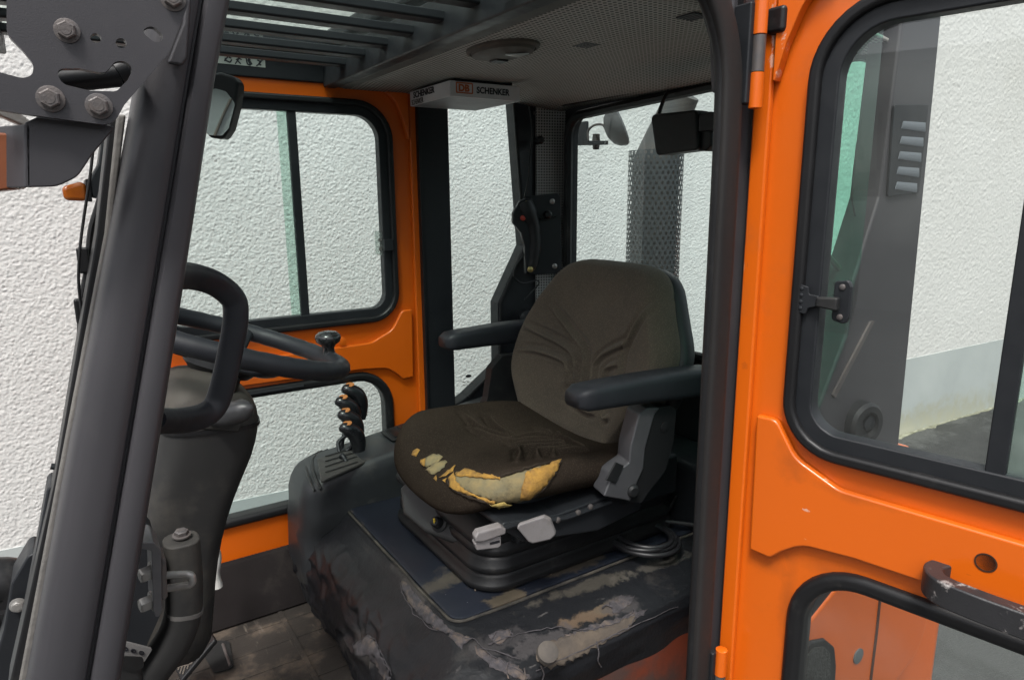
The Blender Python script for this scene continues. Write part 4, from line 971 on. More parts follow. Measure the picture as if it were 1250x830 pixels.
# seat pan, slide rail and grey levers
bm = new(); plate(bm, pl([(602, 640), (680, 628), (742, 605), (772, 598), (786, 620), (730, 648), (640, 662)], .008, .99), V3(0, .40, 0)); obj('seat_pan', bm, DARK, sh, bevel=.004)
bm = new(); tube(bm, [PY(590, 652, .985), PY(625, 641, .985), PY(690, 632, .985), PY(745, 612, .985)], .006, 8); obj('slide_rail', bm, DARK, sh)
for q in ((680, 634), (720, 618), (705, 625)):
    bm = new(); lathe(bm, PY(*q, .984), V3(0, -1, 0), [(0, .006), (.004, .006), (.006, .003)], 12); obj('rail_bolt', bm, BOLT, sh)
bm = new(); plate(bm, pl([(628, 642), (664, 630), (672, 634), (679, 652), (672, 659), (650, 664), (645, 662)], .006, .965), V3(.01, .012, -.002)); obj('height_lever', bm, GREYPL, sh, bevel=.004, seg=3)
bm = new(); plate(bm, pl([(580, 656), (584, 650), (612, 642), (618, 646), (618, 652), (590, 662), (581, 662)], .004, .962), V3(.004, .02, 0)); wl = obj('slide_lever', bm, GREYPL, sh, bevel=.004, seg=3)
bm = new(); plate(bm, pl([(579, 663), (612, 654), (612, 666), (608, 669), (582, 672)], .003, .967), V3(.004, .018, 0)); obj('lever_latch', bm, GREYPL, wl, bevel=.0025)
bm = new(); plate(bm, pl([(598, 662), (610, 659), (610, 662), (598, 665)], .0005, .9665), V3(0, .002, 0)); obj('latch_slot', bm, INK, wl)

# ---- dirt and torn cover edges on the hood -------------------------------
def tornp(name, poly, m, lift=.0008, bulge=.0016, **k): return patch(name, hb_, poly, m, hood, lift=lift, bulge=bulge, **k)
tornp('torn_edge', [(488, 712), (494, 708), (520, 738), (548, 765), (556, 772), (545, 772), (530, 766), (515, 754), (500, 737)], TORN, jag=3)
tornp('torn_edge', [(552, 770), (566, 776), (576, 780), (566, 786), (563, 792), (556, 783), (548, 777)], TORN, jag=3)
tornp('torn_edge', [(578, 788), (600, 800), (630, 812), (650, 826), (640, 830), (618, 822), (596, 812), (583, 800)], TORN, jag=4)
tornp('torn_edge', [(596, 776), (606, 770), (622, 768), (624, 776), (612, 786), (602, 784)], TORN, jag=3)
tornp('torn_edge', [(690, 776), (720, 764), (760, 752), (790, 742), (786, 750), (752, 764), (730, 776), (706, 788)], TORN, jag=4)
tornp('torn_edge', [(655, 800), (668, 790), (690, 784), (695, 795), (680, 808), (662, 812)], TORN, jag=3)
tornp('torn_edge', [(430, 788), (452, 774), (462, 790), (470, 806), (478, 830), (470, 832), (462, 815), (450, 800), (436, 800)], TORN, jag=4)
tornp('torn_edge', [(742, 736), (760, 726), (776, 728), (764, 742), (750, 750)], TORN, jag=3)
def blob(m, c, rad, col, amt=.8, ns=14, yaw=0, soft=.16):
    """a stain of its own shape: a noisy ellipse of dirt laid into a material at a real place"""
    t, N, L, b = add_nodes(m); old = b.inputs['Base Color'].links[0].from_socket
    g = N.new('ShaderNodeNewGeometry'); mp = N.new('ShaderNodeMapping'); mp.vector_type = 'TEXTURE'
    mp.inputs['Location'].default_value = (c[0], c[1], c[2]+H); mp.inputs['Rotation'].default_value = (0, 0, yaw); mp.inputs['Scale'].default_value = rad
    L.new(g.outputs['Position'], mp.inputs[0])
    ln = N.new('ShaderNodeVectorMath'); ln.operation = 'LENGTH'; L.new(mp.outputs[0], ln.inputs[0])
    n = N.new('ShaderNodeTexNoise'); n.inputs['Scale'].default_value = ns; n.inputs['Detail'].default_value = 9; n.inputs['Roughness'].default_value = .72; L.new(g.outputs['Position'], n.inputs['Vector'])
    ma = N.new('ShaderNodeMath'); ma.operation = 'MULTIPLY_ADD'; ma.inputs[1].default_value = 3.0; L.new(n.outputs[0], ma.inputs[0]); L.new(ln.outputs['Value'], ma.inputs[2])
    r = N.new('ShaderNodeMapRange'); r.inputs[1].default_value = 2.2+soft; r.inputs[2].default_value = 2.2-soft; r.inputs[3].default_value = 0; r.inputs[4].default_value = amt; L.new(ma.outputs[0], r.inputs[0])
    x = N.new('ShaderNodeMix'); x.data_type = 'RGBA'; L.new(r.outputs[0], x.inputs[0]); L.new(old, x.inputs[6]); x.inputs[7].default_value = (*col, 1); L.new(x.outputs[2], b.inputs['Base Color'])
def on(bv, px, py):
    d = ray(px, py).normalized(); return bv.ray_cast(V3(0, 0, 0), d)[0]
dirtpad = BVHTree.FromPolygons([V3(.4, .9, -.8005), V3(.4, 1.8, -.8005), V3(1.5, 1.8, -.8005), V3(1.5, .9, -.8005)], [(0, 1, 2, 3)])
SAND, BROWN, PALE = (.10, .08, .056), (.12, .083, .055), (.06, .055, .056)
blob(VINYL, on(dirtpad, 622, 732), (.055, .045, .05), SAND, .85, 22)
blob(VINYL, on(dirtpad, 560, 705), (.13, .035, .05), (.075, .064, .05), .7, 16)
blob(VINYL, on(dirtpad, 690, 692), (.14, .03, .05), (.085, .07, .054), .7, 16, -.1)
blob(VINYL, on(dirtpad, 780, 690), (.15, .03, .05), (.085, .07, .054), .6, 16, -.1)
blob(VINYL, on(dirtpad, 430, 640), (.03, .2, .05), (.06, .05, .04), .7, 16)
blob(VINYL, on(dirtpad, 660, 735), (.30, .018, .05), (.11, .09, .065), .7, 26, -.05)
for (px, py, rx, ry, col, am) in ((725, 750, .09, .022, BROWN, .8), (745, 740, .08, .018, SAND, .6), (660, 785, .09, .03, PALE, .7), (760, 738, .06, .03, PALE, .65), (610, 785, .07, .03, PALE, .5), (720, 715, .20, .02, (.07,.062,.05), .6), (800, 690, .15, .02, (.09,.082,.07), .55)):
    h_ = on(hb_, px, py)
    if h_ is not None: blob(LEATHER, h_, (rx, ry, .06), col, am, 24, -.06)
for (px, py, rz) in ((500, 715, .012), (440, 790, .03)):
    h_ = on(hb_, px, py)
    if h_ is not None: blob(LEATHER, h_, (.05, .10, rz), (.065, .058, .054), .55, 20)
for q, r_ in (((593, 706), 3.2), ((672, 700), 1.8), ((580, 720), 1.2), ((630, 690), 1.2), ((700, 672), 1.5)):
    bm = new(); p = PZ(*q, -.797); bmesh.ops.create_icosphere(bm, subdivisions=2, radius=r_/FPX*1.3)
    for v in bm.verts: v.co = p + v.co*(1+.3*nz(v.co, 600)); 
    obj('crumb', bm, DUST, padc)
FRAY = mat('frayed_backing', (.085, .077, .084), .95, c2=(.035,.032,.035), scale=90)
patch('torn_opening', hb_, [(655, 790), (690, 777), (740, 766), (775, 750), (771, 764), (735, 785), (700, 805), (670, 816), (655, 808)], mat('dusty_cavity', (.055,.046,.04), .95, c2=(.10,.078,.058), scale=30, bump=.8, bscale=140, bdist=.002), hood, .0022, .0008, jag=4)
for pts_ in ([(596, 786), (610, 780), (640, 772), (668, 766), (690, 765), (706, 768), (722, 768), (745, 762), (764, 754), (776, 744)], [(774, 742), (776, 754), (766, 766), (742, 778), (716, 790)], [(735, 783), (765, 768), (800, 752), (838, 736)], [(486, 708), (492, 726), (505, 748), (524, 766), (545, 772), (560, 774)], [(556, 772), (566, 778), (580, 780), (596, 796), (622, 812), (650, 828)], [(606, 770), (600, 780), (606, 786), (616, 786)], [(622, 768), (626, 776), (622, 784)], [(430, 786), (446, 776), (458, 780), (466, 796), (474, 812), (478, 828)], [(655, 818), (690, 802), (735, 783)], [(584, 790), (612, 796), (640, 806)]):
    path_ = []
    for i in range(len(pts_)-1):
        for t in range(4):
            px = pts_[i][0]+(pts_[i+1][0]-pts_[i][0])*t/4+random.uniform(-1.2, 1.2); py = pts_[i][1]+(pts_[i+1][1]-pts_[i][1])*t/4+random.uniform(-1.2, 1.2)
            h_ = on(hb_, px, py)
            if h_ is not None: path_.append(h_ - ray(px, py).normalized()*.005)
    if len(path_) > 3:
        bm = new(); tube(bm, path_, [.0004+.0016*abs(nz(p, 60)) for p in path_], 6); obj('frayed_edge', bm, FRAY, hood)
# long threads hanging from the ragged hem
for q in ([(728, 782), (731, 796), (730, 806), (734, 814)], [(620, 808), (618, 818), (621, 828)], [(640, 815), (641, 824), (639, 832)], [(660, 812), (664, 822), (662, 830)], [(735, 742), (740, 738), (748, 741)]):
    bm = new(); path_ = []
    for px, py in q:
        d = ray(px, py).normalized(); loc, nor, _, _ = hb_.ray_cast(V3(0,0,0), d); path_.append((loc if loc is not None else PY(px, py, .90)) - d*.006)
    tube(bm, catmull(path_, 5), .0014, 6); obj('loose_thread', bm, TORN, hood)
# steel bracket peeping through at the corner
bm = new(); p = PY(668, 797, .875); lathe(bm, p, V3(-.2, -.6, .8), [(0, .020), (.010, .019), (.014, .012)], 20); obj('exposed_knob', bm, mat('dusty_grey_knob', (.10,.085,.07), .9, c2=(.055,.05,.047), scale=40, bump=.5, bscale=300), hood)

# ---- coil of black cable lying on the hood pad ------------------------------
cc0 = PZ(783, 658, -.79)
pts = []
for k in range(0, 4*36+1):
    a = 2*math.pi*k/36; t = k/(4*36); r1 = .082-.020*t+.005*math.sin(a*1.7); pts.append(cc0+V3(r1*1.02*math.cos(a+.5), r1*1.08*math.sin(a+.5), .004*(k//36) + .006*math.sin(a*.5)**2))
tail = [PY(805, 638, 1.03), PY(825, 637, 1.0), PY(850, 640, .98)]
bm = new(); tube(bm, catmull(pts[::3], 3), .0058, 8)
coil = obj('cable_coil', bm, mat('black_cable', (.014,.014,.016), .4), None, angle=80, label='black rubber cable coiled flat on the hood beside the seat', category='cable')
bm = new(); tube(bm, catmull([pts[0]+V3(0, 0, .006), PZ(792, 638, -.775), PZ(815, 637, -.78), PZ(850, 641, -.78), PZ(880, 646, -.78)], 6), .0052, 8); o = obj('cable_end', bm, MATS['black_cable'], coil)
cable('loose_wire', [(812, 632), (822, 612), (838, 588), (850, 572)], 1.10, .0035, RUBBER)
cable('loose_wire', [(783, 618), (795, 628), (805, 634)], 1.12, .004, RUBBER)

# ---- far rear pillars and quarter window -----------------------------------
bm = new(); boxr(bm, (.862, YF-.02, -1.0), (.957, YF+.05, .30)); obj('far_pillar', bm, DARK, FL, bevel=.005)
bm = new(); boxr(bm, (.858, YF-.026, -1.0), (.866, YF+.0, .29)); obj('pillar_seal', bm, RUBBER, FL, bevel=.002)
bm = new(); plate(bm, pl([(624, 80), (640, 300), (608, 370), (609, 446), (570, 484), (552, 497), (552, 560), (668, 560), (666, 330), (656, 80)], [0, .01, .02, .02, .02, .01, 0, 0, 0, 0], YF), V3(0, .05, 0)); rp_ = obj('rear_pillar', bm, DARK, FL, bevel=.004)
bm = new(); tube(bm, [PY(*q, YF-.002) for q in [(626, 110), (641, 302), (611, 370), (611, 445), (572, 484)]], .005, 8); obj('quarter_seal', bm, RUBBER, rp_)
bm = new(); plate(bm, [PY(*q, YF+.03) for q in [(548, 80), (630, 80), (645, 300), (620, 500), (548, 500)]], V3(0, .004, 0)); qg = obj('quarter_glass', bm, CLEAR, FL, smooth=False)
bm = new(); plate(bm, oval(572, 459, 3.6, 1.8, -5, YF+.0285, 12), V3(0, .001, 0)); gm = obj('glass_stamp', bm, INK, qg)
for dy in (466, 470):
    for dx in (565, 570, 575):
        bm = new(); plate(bm, [PY(dx+random.uniform(-1, 1), dy, YF+.0285), PY(dx+3.2, dy, YF+.0285), PY(dx+3.2, dy+.7, YF+.0285), PY(dx, dy+.7, YF+.0285)], V3(0, .001, 0)); obj('stamp_line', bm, MATS['worn_tread'], gm)
# perforated trim between rear pillar and rear window
XR = 1.36
bm = new(); a_, b_ = PY(655, 200, YF-.012), V3(XR+.004, 1.772, 0)
plate(bm, [V3(a_.x, a_.y, -.7), V3(a_.x, a_.y, .29), V3(b_.x, b_.y, .29), V3(b_.x, b_.y, -.7)], V3(.01, .03, 0)); obj('perforated_trim', bm, PERF, FL)
# speaker-mic bracket plate on the rear pillar
bpz = V3(1.24, YF-.07, 0); bn = V3(-.35, -1, 0).normalized()
def bp_(px, py, d=0): return PP(px, py, bpz+bn*d, bn)
bm = new(); plate(bm, fillet([bp_(*q) for q in [(640, 240), (681, 236), (684, 240), (686, 328), (680, 334), (640, 336)]], .008, 5), bn*-.006); hp_ = obj('device_bracket', bm, DARK, FL, bevel=.002)
bm = new(); pth = catmull([bp_(*q, .012) for q in [(640, 246), (645, 262), (650, 275), (652, 295), (650, 318), (646, 330)]], 6); tube(bm, pth, [.022, .024, .026, .027, .028, .028, .027, .026, .025, .024, .023, .022, .021, .021, .021, .02, .02, .02, .02, .02, .02, .02, .019, .019, .018, .018, .018, .017, .016, .015, .01][:len(pth)], 14, ref=bn); obj('handset', bm, PLASTIC, hp_, angle=70)
bm = new(); plate(bm, fillet([bp_(*q, .001) for q in [(640, 242), (632, 246), (624, 260), (624, 272), (634, 284), (638, 300), (640, 334), (648, 334), (648, 242)]], .006, 4), bn*.022); obj('handset_cradle', bm, DARK, hp_, bevel=.004)
for q in ((643, 249), (647, 329)):
    bm = new(); lathe(bm, bp_(*q, .026), bn, [(0, .009), (.005, .009), (.007, .004)], 14); obj('brass_screw', bm, BRASS, hp_)
bm = new(); lathe(bm, bp_(638, 266, .022), bn, [(0, .0085), (.008, .008), (.010, .004)], 14); obj('red_button', bm, RED, hp_)
for q in ((674, 246), (677, 325)):
    bm = new(); lathe(bm, bp_(*q, 0), bn, [(0, .0085), (.002, .0085), (.004, .006), (.005, .003)], 16); obj('plate_screw', bm, STEEL, hp_)
bm = new(); lathe(bm, bp_(668, 262, 0), bn, [(0, .012), (.016, .011), (.02, .006)], 14); obj('socket', bm, RUBBER, hp_)
bm = new(); tube(bm, catmull([bp_(*q, .01) for q in [(656, 264), (662, 268), (672, 267), (679, 264)]], 5), .003, 6); obj('socket_strap', bm, RUBBER, hp_)
cable('cable', [(646, 130), (650, 160), (647, 190), (645, 220), (640, 245), (637, 285), (640, 308), (630, 325), (628, 338), (638, 346), (655, 342)], YF-.06, .0028)
cable('cable', [(655, 342), (658, 346), (648, 358), (640, 366)], YF-.06, .002)
bm = new(); p = PY(656, 172, YF-.03); lathe(bm, p, V3(-.3, -1, 0), [(0, .013), (.03, .012), (.036, .006)], 14); obj('coat_knob', bm, RUBBER, FL)
bm = new(); p = PY(652, 138, YF-.004); lathe(bm, p, V3(0, -1, 0), [(0, .006), (.003, .005)], 12); obj('screw', bm, BOLT, FL)
bm = new(); p = PY(640, 386, YF-.03); lathe(bm, p, V3(-.3, -1, 0), [(0, .024), (.03, .022), (.04, .012)], 18); obj('belt_reel', bm, DARK, FL)

# ---- rear wall and window --------------------------------------------------
yl, yr_ = 1.745, .78
o_ = [V3(XR, 1.785, -.78), V3(XR, 1.785, .262), V3(XR, .735, .285), V3(XR, .735, -.78)]
h_ = fillet([V3(XR, yl, -.42), V3(XR, yl, .236), V3(XR, .76, .272), V3(XR, .76, -.42)], .06, 8)
bm = new(); plate(bm, o_, V3(.03, 0, 0), [h_]); obj('rear_wall', bm, DARK, FL, bevel=.003)
h2 = fillet([V3(XR-.012, yl-.004, -.416), V3(XR-.012, yl-.004, .232), V3(XR-.012, .764, .268), V3(XR-.012, .764, -.416)], .06, 8)
bm = new(); tube(bm, h2, .014, 8, closed=True); obj('rear_window_seal', bm, RUBBER, FL)
bm = new(); plate(bm, fillet([V3(XR+.01, yl, -.42), V3(XR+.01, yl, .236), V3(XR+.01, .76, .272), V3(XR+.01, .76, -.42)], .06, 8), V3(.004, 0, 0)); obj('rear_window_glass', bm, CLEAR, FL, smooth=False)
bm = new(); boxr(bm, (XR-.05, .75, .262), (XR-.012, 1.79, .292)); obj('rear_rail', bm, RUBBER, FL, bevel=.006)
# box housing hung by the rear window
xm = 1.24
bm = new(); plate(bm, fillet([PX(*q, xm) for q in [(793, 140), (850, 134), (852, 183), (800, 190)]], .012, 6), V3(.05, 0, 0)); mh = obj('camera_monitor', bm, PLASTIC, FL, bevel=.006, seg=3)
bm = new(); plate(bm, fillet([PX(*q, xm+.012) for q in [(850, 138), (868, 136), (868, 178), (860, 185), (850, 184)]], .008, 6), V3(.04, 0, 0)); obj('monitor_body', bm, PLASTIC, mh, bevel=.005)
bm = new(); boxr(bm, PX(852, 158, xm)-V3(.0, .16, .006), PX(852, 158, xm)+V3(.03, 0, .034)); obj('monitor_arm', bm, DARK, mh, bevel=.004)
cable('monitor_cable', [(804, 141), (808, 128), (812, 118), (816, 112)], 1.30, .005, RUBBER, mh)
# work lamp outside, seen through the rear window
xw = 1.52
bm = new(); plate(bm, fillet([PX(*q, xw) for q in [(702, 150), (716, 148), (716, 172), (740, 172), (740, 177), (702, 178)]], .003), V3(.01, 0, 0)); wlp = obj('work_lamp', bm, DARK, FL, bevel=.002)
bm = new(); lathe(bm, PX(722, 175, xw)+V3(.02, 0, 0), V3(0, 0, -1), [(-.03, .012), (.0, .014), (.02, .01)], 12); obj('lamp_pivot', bm, BOLT, wlp)
ctr = PX(752, 156, xw+.03); ax_ = V3(.55, -.5, .35).normalized()
bm = new(); lathe(bm, ctr, V3(.75, -.55, .42), [(-.035, .02), (-.025, .045), (-.008, .060), (.014, .066), (.02, .062), (.022, .03)], 28); obj('lamp_housing', bm, mat('lamp_grey', (.07,.07,.072), .5), wlp)
bm = new(); tube(bm, catmull([PX(*q, xw) for q in [(718, 172), (718, 160), (726, 153), (736, 153), (742, 162)]], 6), .004, 8); obj('lamp_bail', bm, BOLT, wlp)
# exhaust with perforated guard: real holes
ex = PX(797, 300, 1.95); RE = .105
def perf_tube(cx, cy, z0, z1, r, pitch):
    bm = new(); nh = int(2*math.pi*r/pitch); dz = pitch*.866; rows_ = int((z1-z0)/dz); hr = pitch*.33
    K = 6
    def P_(u, z): a = u/r; return V3(cx+r*math.cos(a), cy+r*math.sin(a), z)
    for j in range(rows_):
        for i in range(nh):
            u0 = (i+(.5 if j % 2 else 0))*2*math.pi*r/nh; z_ = z0+(j+.5)*dz; du = 2*math.pi*r/nh
            outr = [(-.5, -.5), (0, -.5), (.5, -.5), (.5, .5), (0, .5), (-.5, .5)]
            inn = [(-.75, -.66), (0, -1), (.75, -.66), (.75, .66), (0, 1), (-.75, .66)]
            vo = [bm.verts.new(P_(u0+a*du, z_+b*dz)) for a, b in outr]; vi = [bm.verts.new(P_(u0+a*hr, z_+b*hr)) for a, b in inn]
            for k in range(K): bm.faces.new((vo[k], vo[(k+1) % K], vi[(k+1) % K], vi[k]))
    return bm
bm = perf_tube(ex.x, ex.y, -.75, .165, RE, .0215); eg = obj('exhaust_guard', bm, mat('guard_steel', (.055,.06,.062), .45, metal=.3), FL, smooth=False)
bm = new(); tube(bm, [V3(ex.x, ex.y, -.8), V3(ex.x, ex.y, .13), V3(ex.x+.01, ex.y-.02, .20), V3(ex.x+.03, ex.y-.10, .36)], [.088, .088, .07, .06], 18); obj('exhaust_pipe', bm, mat('exhaust_pipe', (.05,.053,.055), .6, c2=(.08,.07,.06), scale=12), eg)

# ---- roof ---------------------------------------------------------------------
def zroof(x): return .286 if x < 1.12 else .286 - .030*((x-1.12)/.24)**1.3
bm = new(); xs = list(np.linspace(.655, 1.12, 8))+list(np.linspace(1.15, 1.35, 8)); ys_ = np.linspace(.72, 1.80, 14)
def zl(x, y):
    band = .006/(1+math.exp(-(x-1.02)/.012)); return zroof(x) + band - .004*math.cos((y-1.26)*2.6) - .010*max(0, (abs(y-1.26)-.44)/.1)**2
vg = [[bm.verts.new((x, y, zl(x, y))) for y in ys_] for x in xs]
for a, b in zip(vg, vg[1:]):
    for k in range(len(ys_)-1): bm.faces.new((a[k], a[k+1], b[k+1], b[k]))
hl = obj('headliner', bm, LINER, FL, angle=80, solid=.006)
bm = new(); tube(bm, [V3(.655, .72, .279), V3(.655, 1.79, .276)], 1, ref=V3(0, 0, 1), prof=[(-.004, -.016), (.008, -.016), (.008, .014), (-.004, .014)]); obj('headliner_trim', bm, mat('liner_trim', (.075,.072,.065), .6), hl, bevel=.002)
bm = new(); boxr(bm, (.606, .70, .272), (.640, 1.81, .345)); obj('roof_crossbeam', bm, DARK, FL, bevel=.004)
# dome lamp
dc = PZ(613, 60, .278)
bm = new(); loft(bm, [[dc+V3(a*.055*s*math.cos(t)*1.0+0, 0, dz)+V3(0, .085*s*math.sin(t), 0) for t in [2*math.pi*k/36 for k in range(36)] for a in (1,)] for s, dz in ((1.12, .006), (1.10, -.003), (1.0, -.006), (.97, -.002), (.93, -.010), (.6, -.014), (.2, -.015))]); dl = obj('dome_lamp', bm, mat('dome_lamp_bezel', (.055,.045,.037), .6, c2=(.08,.062,.048), scale=30), hl)
bm = new(); plate(bm, [dc+V3(.025, -.02, -.0155), dc+V3(-.012, -.030, -.0155), dc+V3(.022, -.060, -.0155)], V3(0, 0, -.002)); obj('lamp_lens', bm, mat('lamp_lens', (.6,.62,.6), .15), dl)
bm = new(); boxr(bm, dc+V3(.0, .02, -.018), dc+V3(.028, .05, -.013)); obj('lamp_switch', bm, INK, dl, bevel=.002)
for q in ((716, 53), (846, 18)):
    p = PZ(*q, .283)
    for k in range(5):
        bm = new(); boxr(bm, p+V3(-.018+k*.008, -.02, -.0045), p+V3(-.014+k*.008, .02, -.002)); obj('speaker_slot', bm, INK, hl)
# overhead guard: near and far rails, bars along the truck, glass on top
bm = new(); boxr(bm, (.0, YF-.005, .283), (.66, YF+.06, .40)); obj('far_roof_rail', bm, DARK, FL, bevel=.004)
bm = new(); boxr(bm, (.0, YF-.04, .345), (.66, YF-.006, .40)); obj('inner_roof_rail', bm, DARK, FL, bevel=.004)
bar0 = None
for k in range(8):
    y = 1.655-k*.124
    if bar0 is None:
        bm = new()
        sec = [(-.015, .0), (.015, .0), (.018, .003), (.018, .016), (-.018, .016), (-.018, .003)]
        loft(bm, [[V3(x, y+a, .300+b) for a, b in sec] for x in (-.05, .607)]); bar0 = obj('guard_bar', bm, DARK, FL, bevel=.0015)
    else: copy_part(bar0, (0, -.124*k, 0))
bm = new(); boxr(bm, (-.05, .70, .345), (.61, 1.80, .351)); obj('roof_glass', bm, glass('roof_glass', (.90,.97,.94), dirt=.05), FL, smooth=False)
bm = new(); boxr(bm, (.60, .68, .360), (1.42, 1.86, .40)); obj('roof_plate', bm, DARK, FL, bevel=.01)
bm = new(); boxr(bm, (-.10, .70, .288), (-.05, 1.81, .38)); obj('front_crossbeam', bm, DARK, FL, bevel=.004)
# pictogram sticker on the far rail
sA = [PY(*q, YF-.0065) for q in [(262, 61), (323, 68), (324, 83), (262, 77)]]
bm = new(); plate(bm, sA, V3(0, -.0008, 0)); stk = obj('safety_sticker', bm, STICK, FL, smooth=False)
def pict(cx, cy, dots, lines):
    bm = new()
    for (x, y, r_) in dots: plate(bm, oval(cx+x, cy+y, r_, r_, 0, YF-.0085, 12), V3(0, .0008, 0))
    for L_ in lines:
        (x0, y0), (x1, y1), hw = L_; dx, dy = x1-x0, y1-y0; l = math.hypot(dx, dy); nx, ny = -dy/l*hw, dx/l*hw
        plate(bm, [PY(cx+a, cy+b, YF-.0085) for a, b in ((x0+nx, y0+ny), (x1+nx, y1+ny), (x1-nx, y1-ny), (x0-nx, y0-ny))], V3(0, .0008, 0))
    obj('pictogram', bm, INK, stk, smooth=False)
pict(279, 72, [(0, -4.4, 1.5)], [((-1, -2.5), (-4, 2), .9), ((-4, 2), (2, 4.5), .9), ((2, 4.5), (4, 1), .9), ((0, -2), (3.5, -.5), .8), ((-5, 3), (-4, -1), .6)])
pict(291, 73.4, [(1, -4.6, 1.3)], [((1, -3), (-1, 1), 1.1), ((-1, 1), (3, 5), .8), ((-1, 1), (-4, 5), .8), ((1, -2), (-3, 0), .7), ((1, -2), (4, 0), .7)])
pict(304, 74.6, [(0, -1, 2.0)], [((-4, -5), (3, -5.2), .7), ((-4, -5), (-2, 4), .7), ((0, 0), (3, 5), 1.6), ((-2, 4), (2, 5.6), .8)])
pict(317, 75.6, [(3, -2, 1.2)], [((2, -1), (-1, 3), 1.1), ((-1, 3), (-4, 5.4), .8), ((1, 0), (-3, -2), .8), ((-1, 3), (2, 4.4), .8)])
# inside mirror at the far front corner, seen beside the near pillar
mz = 1.45
ml = fillet([PY(*q, mz) for q in [(240, 92), (268, 88), (285, 93), (291, 102), (288, 128), (280, 158), (272, 170), (252, 168)]], .012, 6)
bm = new(); plate(bm, ml, V3(.02, .03, 0)); mi = obj('side_mirror', bm, RUBBER, FL, bevel=.006)
bm = new(); plate(bm, fillet([PY(*q, mz-.003) for q in [(246, 120), (262, 108), (276, 112), (287, 127), (279, 157), (271, 166), (252, 165)]], .008, 6), V3(0, .002, 0)); obj('mirror_glass', bm, mat('mirror_pale', (.50,.55,.54), .12, metal=.6, c2=(.44,.49,.48), scale=9), mi)
bm = new(); tube(bm, catmull([PY(*q, mz-.006) for q in [(282, 121), (272, 142), (262, 166)]], 5), .0025, 6); obj('mirror_line', bm, MATS['dusty_grey_knob'], mi)
# ---- taped carton under the headliner (a thing of its own) ------------------
bx = thing('cardboard_tray', (.93, 1.65, .235), 'flat grey carton wrapped in SCHENKER tape under the cab ceiling', 'box')
bx['label'] = 'flat grey carton wrapped in printed parcel tape under the cab ceiling'
bm = new(); boxr(bm, (.834, 1.545, .236), (1.028, 1.765, .274)); obj('carton', bm, CARD, bx, bevel=.002)
bm = new(); plate(bm, fillet([V3(.829, 1.540, .236), V3(1.034, 1.540, .236), V3(1.034, 1.770, .236), V3(.829, 1.770, .236)], [.004]*4), V3(0, 0, .036), [fillet([V3(.833, 1.544, .236), V3(1.029, 1.544, .236), V3(1.029, 1.766, .236), V3(.833, 1.766, .236)], [.003]*4)]); tp = obj('printed_tape', bm, TAPE, bx, bevel=.0008)
bm = new(); boxr(bm, (.85, 1.555, .274), (1.02, 1.76, .288)); obj('carton_rim', bm, DARK, bx, bevel=.002)
ex_, ey_ = V3(1, 0, 0), V3(0, 0, 1)
obj('printed_word', text_mesh('SCHENKER', .021, ex_, V3(.02, 0, 1).normalized(), V3(.903, 1.5392, .248), bold=.0006, sx=.93), INK, tp, smooth=False)
obj('printed_word', text_mesh('SCHENKER', .0215, V3(0, -1, 0), ey_, V3(.8282, 1.745, .254), bold=.0006, sx=1.15), INK, tp, smooth=False)
obj('printed_word', text_mesh('SCHENKER', .019, V3(0, -1, 0), ey_, V3(.8282, 1.757, .237), bold=.0, sx=.75), MATS['dusty_grey_knob'], tp, smooth=False)
bm = new(); plate(bm, fillet([V3(.845, 1.5392, .244), V3(.893, 1.5392, .244), V3(.893, 1.5392, .270), V3(.845, 1.5392, .270)], .003), V3(0, .0006, 0), [fillet([V3(.848, 1.5392, .247), V3(.890, 1.5392, .247), V3(.890, 1.5392, .267), V3(.848, 1.5392, .267)], .002)]); obj('logo_frame', bm, REDINK, tp, smooth=False)
obj('logo_letters', text_mesh('DB', .022, ex_, ey_, V3(.852, 1.5392, .2495), bold=.001, sx=1.05), REDINK, tp, smooth=False)

# ---- rear of the truck, seen through the open door ---------------------------
YR = .70
bm = new(); plate(bm, pl([(1112, -60), (1158, -60), (1096, 560), (1088, 660), (985, 660), (998, 500), (1033, 409), (1041, 345), (1074, 240)], .01, YR), V3(0, .06, 0)); rn = obj('rear_corner_pillar', bm, GREY, FL, bevel=.006)
bm = new(); plate(bm, pl([(1068, 392), (1064, 392), (1017, 482), (1020, 486)], .001, YR-.004), V3(0, .004, 0)); obj('pillar_flange', bm, BOLT, rn)
lv0 = None
bm = new(); plate(bm, pl([(1092, 128), (1134, 128), (1122, 236), (1084, 240)], .004, YR-.005), V3(0, .004, 0)); slat_base = obj('slat_panel', bm, DARK, rn, bevel=.001)
for k in range(5):  # five pale slats over the dark panel on the pillar
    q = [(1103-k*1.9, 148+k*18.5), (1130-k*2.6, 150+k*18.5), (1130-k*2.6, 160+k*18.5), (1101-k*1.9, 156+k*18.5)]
    bm = new(); plate(bm, [PY(*p, YR-.007) for p in q], V3(0, .0015, -.002)); obj('pillar_slat', bm, mat('pale_slat', (.20,.225,.25), .4) if 'pale_slat' not in MATS else MATS['pale_slat'], rn)
bm = new(); p = PY(1048, 515, YR-.002); lathe(bm, p, V3(-.15, -1, 0), [(0, .045), (.018, .044), (.024, .038), (.024, .026), (.012, .024), (.012, .004)], 30); fc = obj('filler_cap', bm, PLASTIC, FL)
bm = new(); lathe(bm, p+V3(.012, -.008, 0), V3(-.15, -1, 0), [(0, .016), (.010, .015), (.012, .008)], 18); obj('cap_lock', bm, DARK, fc)
bm = new(); boxr(bm, (.872, YR-.0, -.46), (1.22, YR+.004, .30)); obj('near_quarter_glass', bm, MINT, FL, smooth=False)
cable('wiper_cable', [(1046, 175), (1040, 240), (1048, 290), (1030, 330), (1018, 345)], .735, .0015)
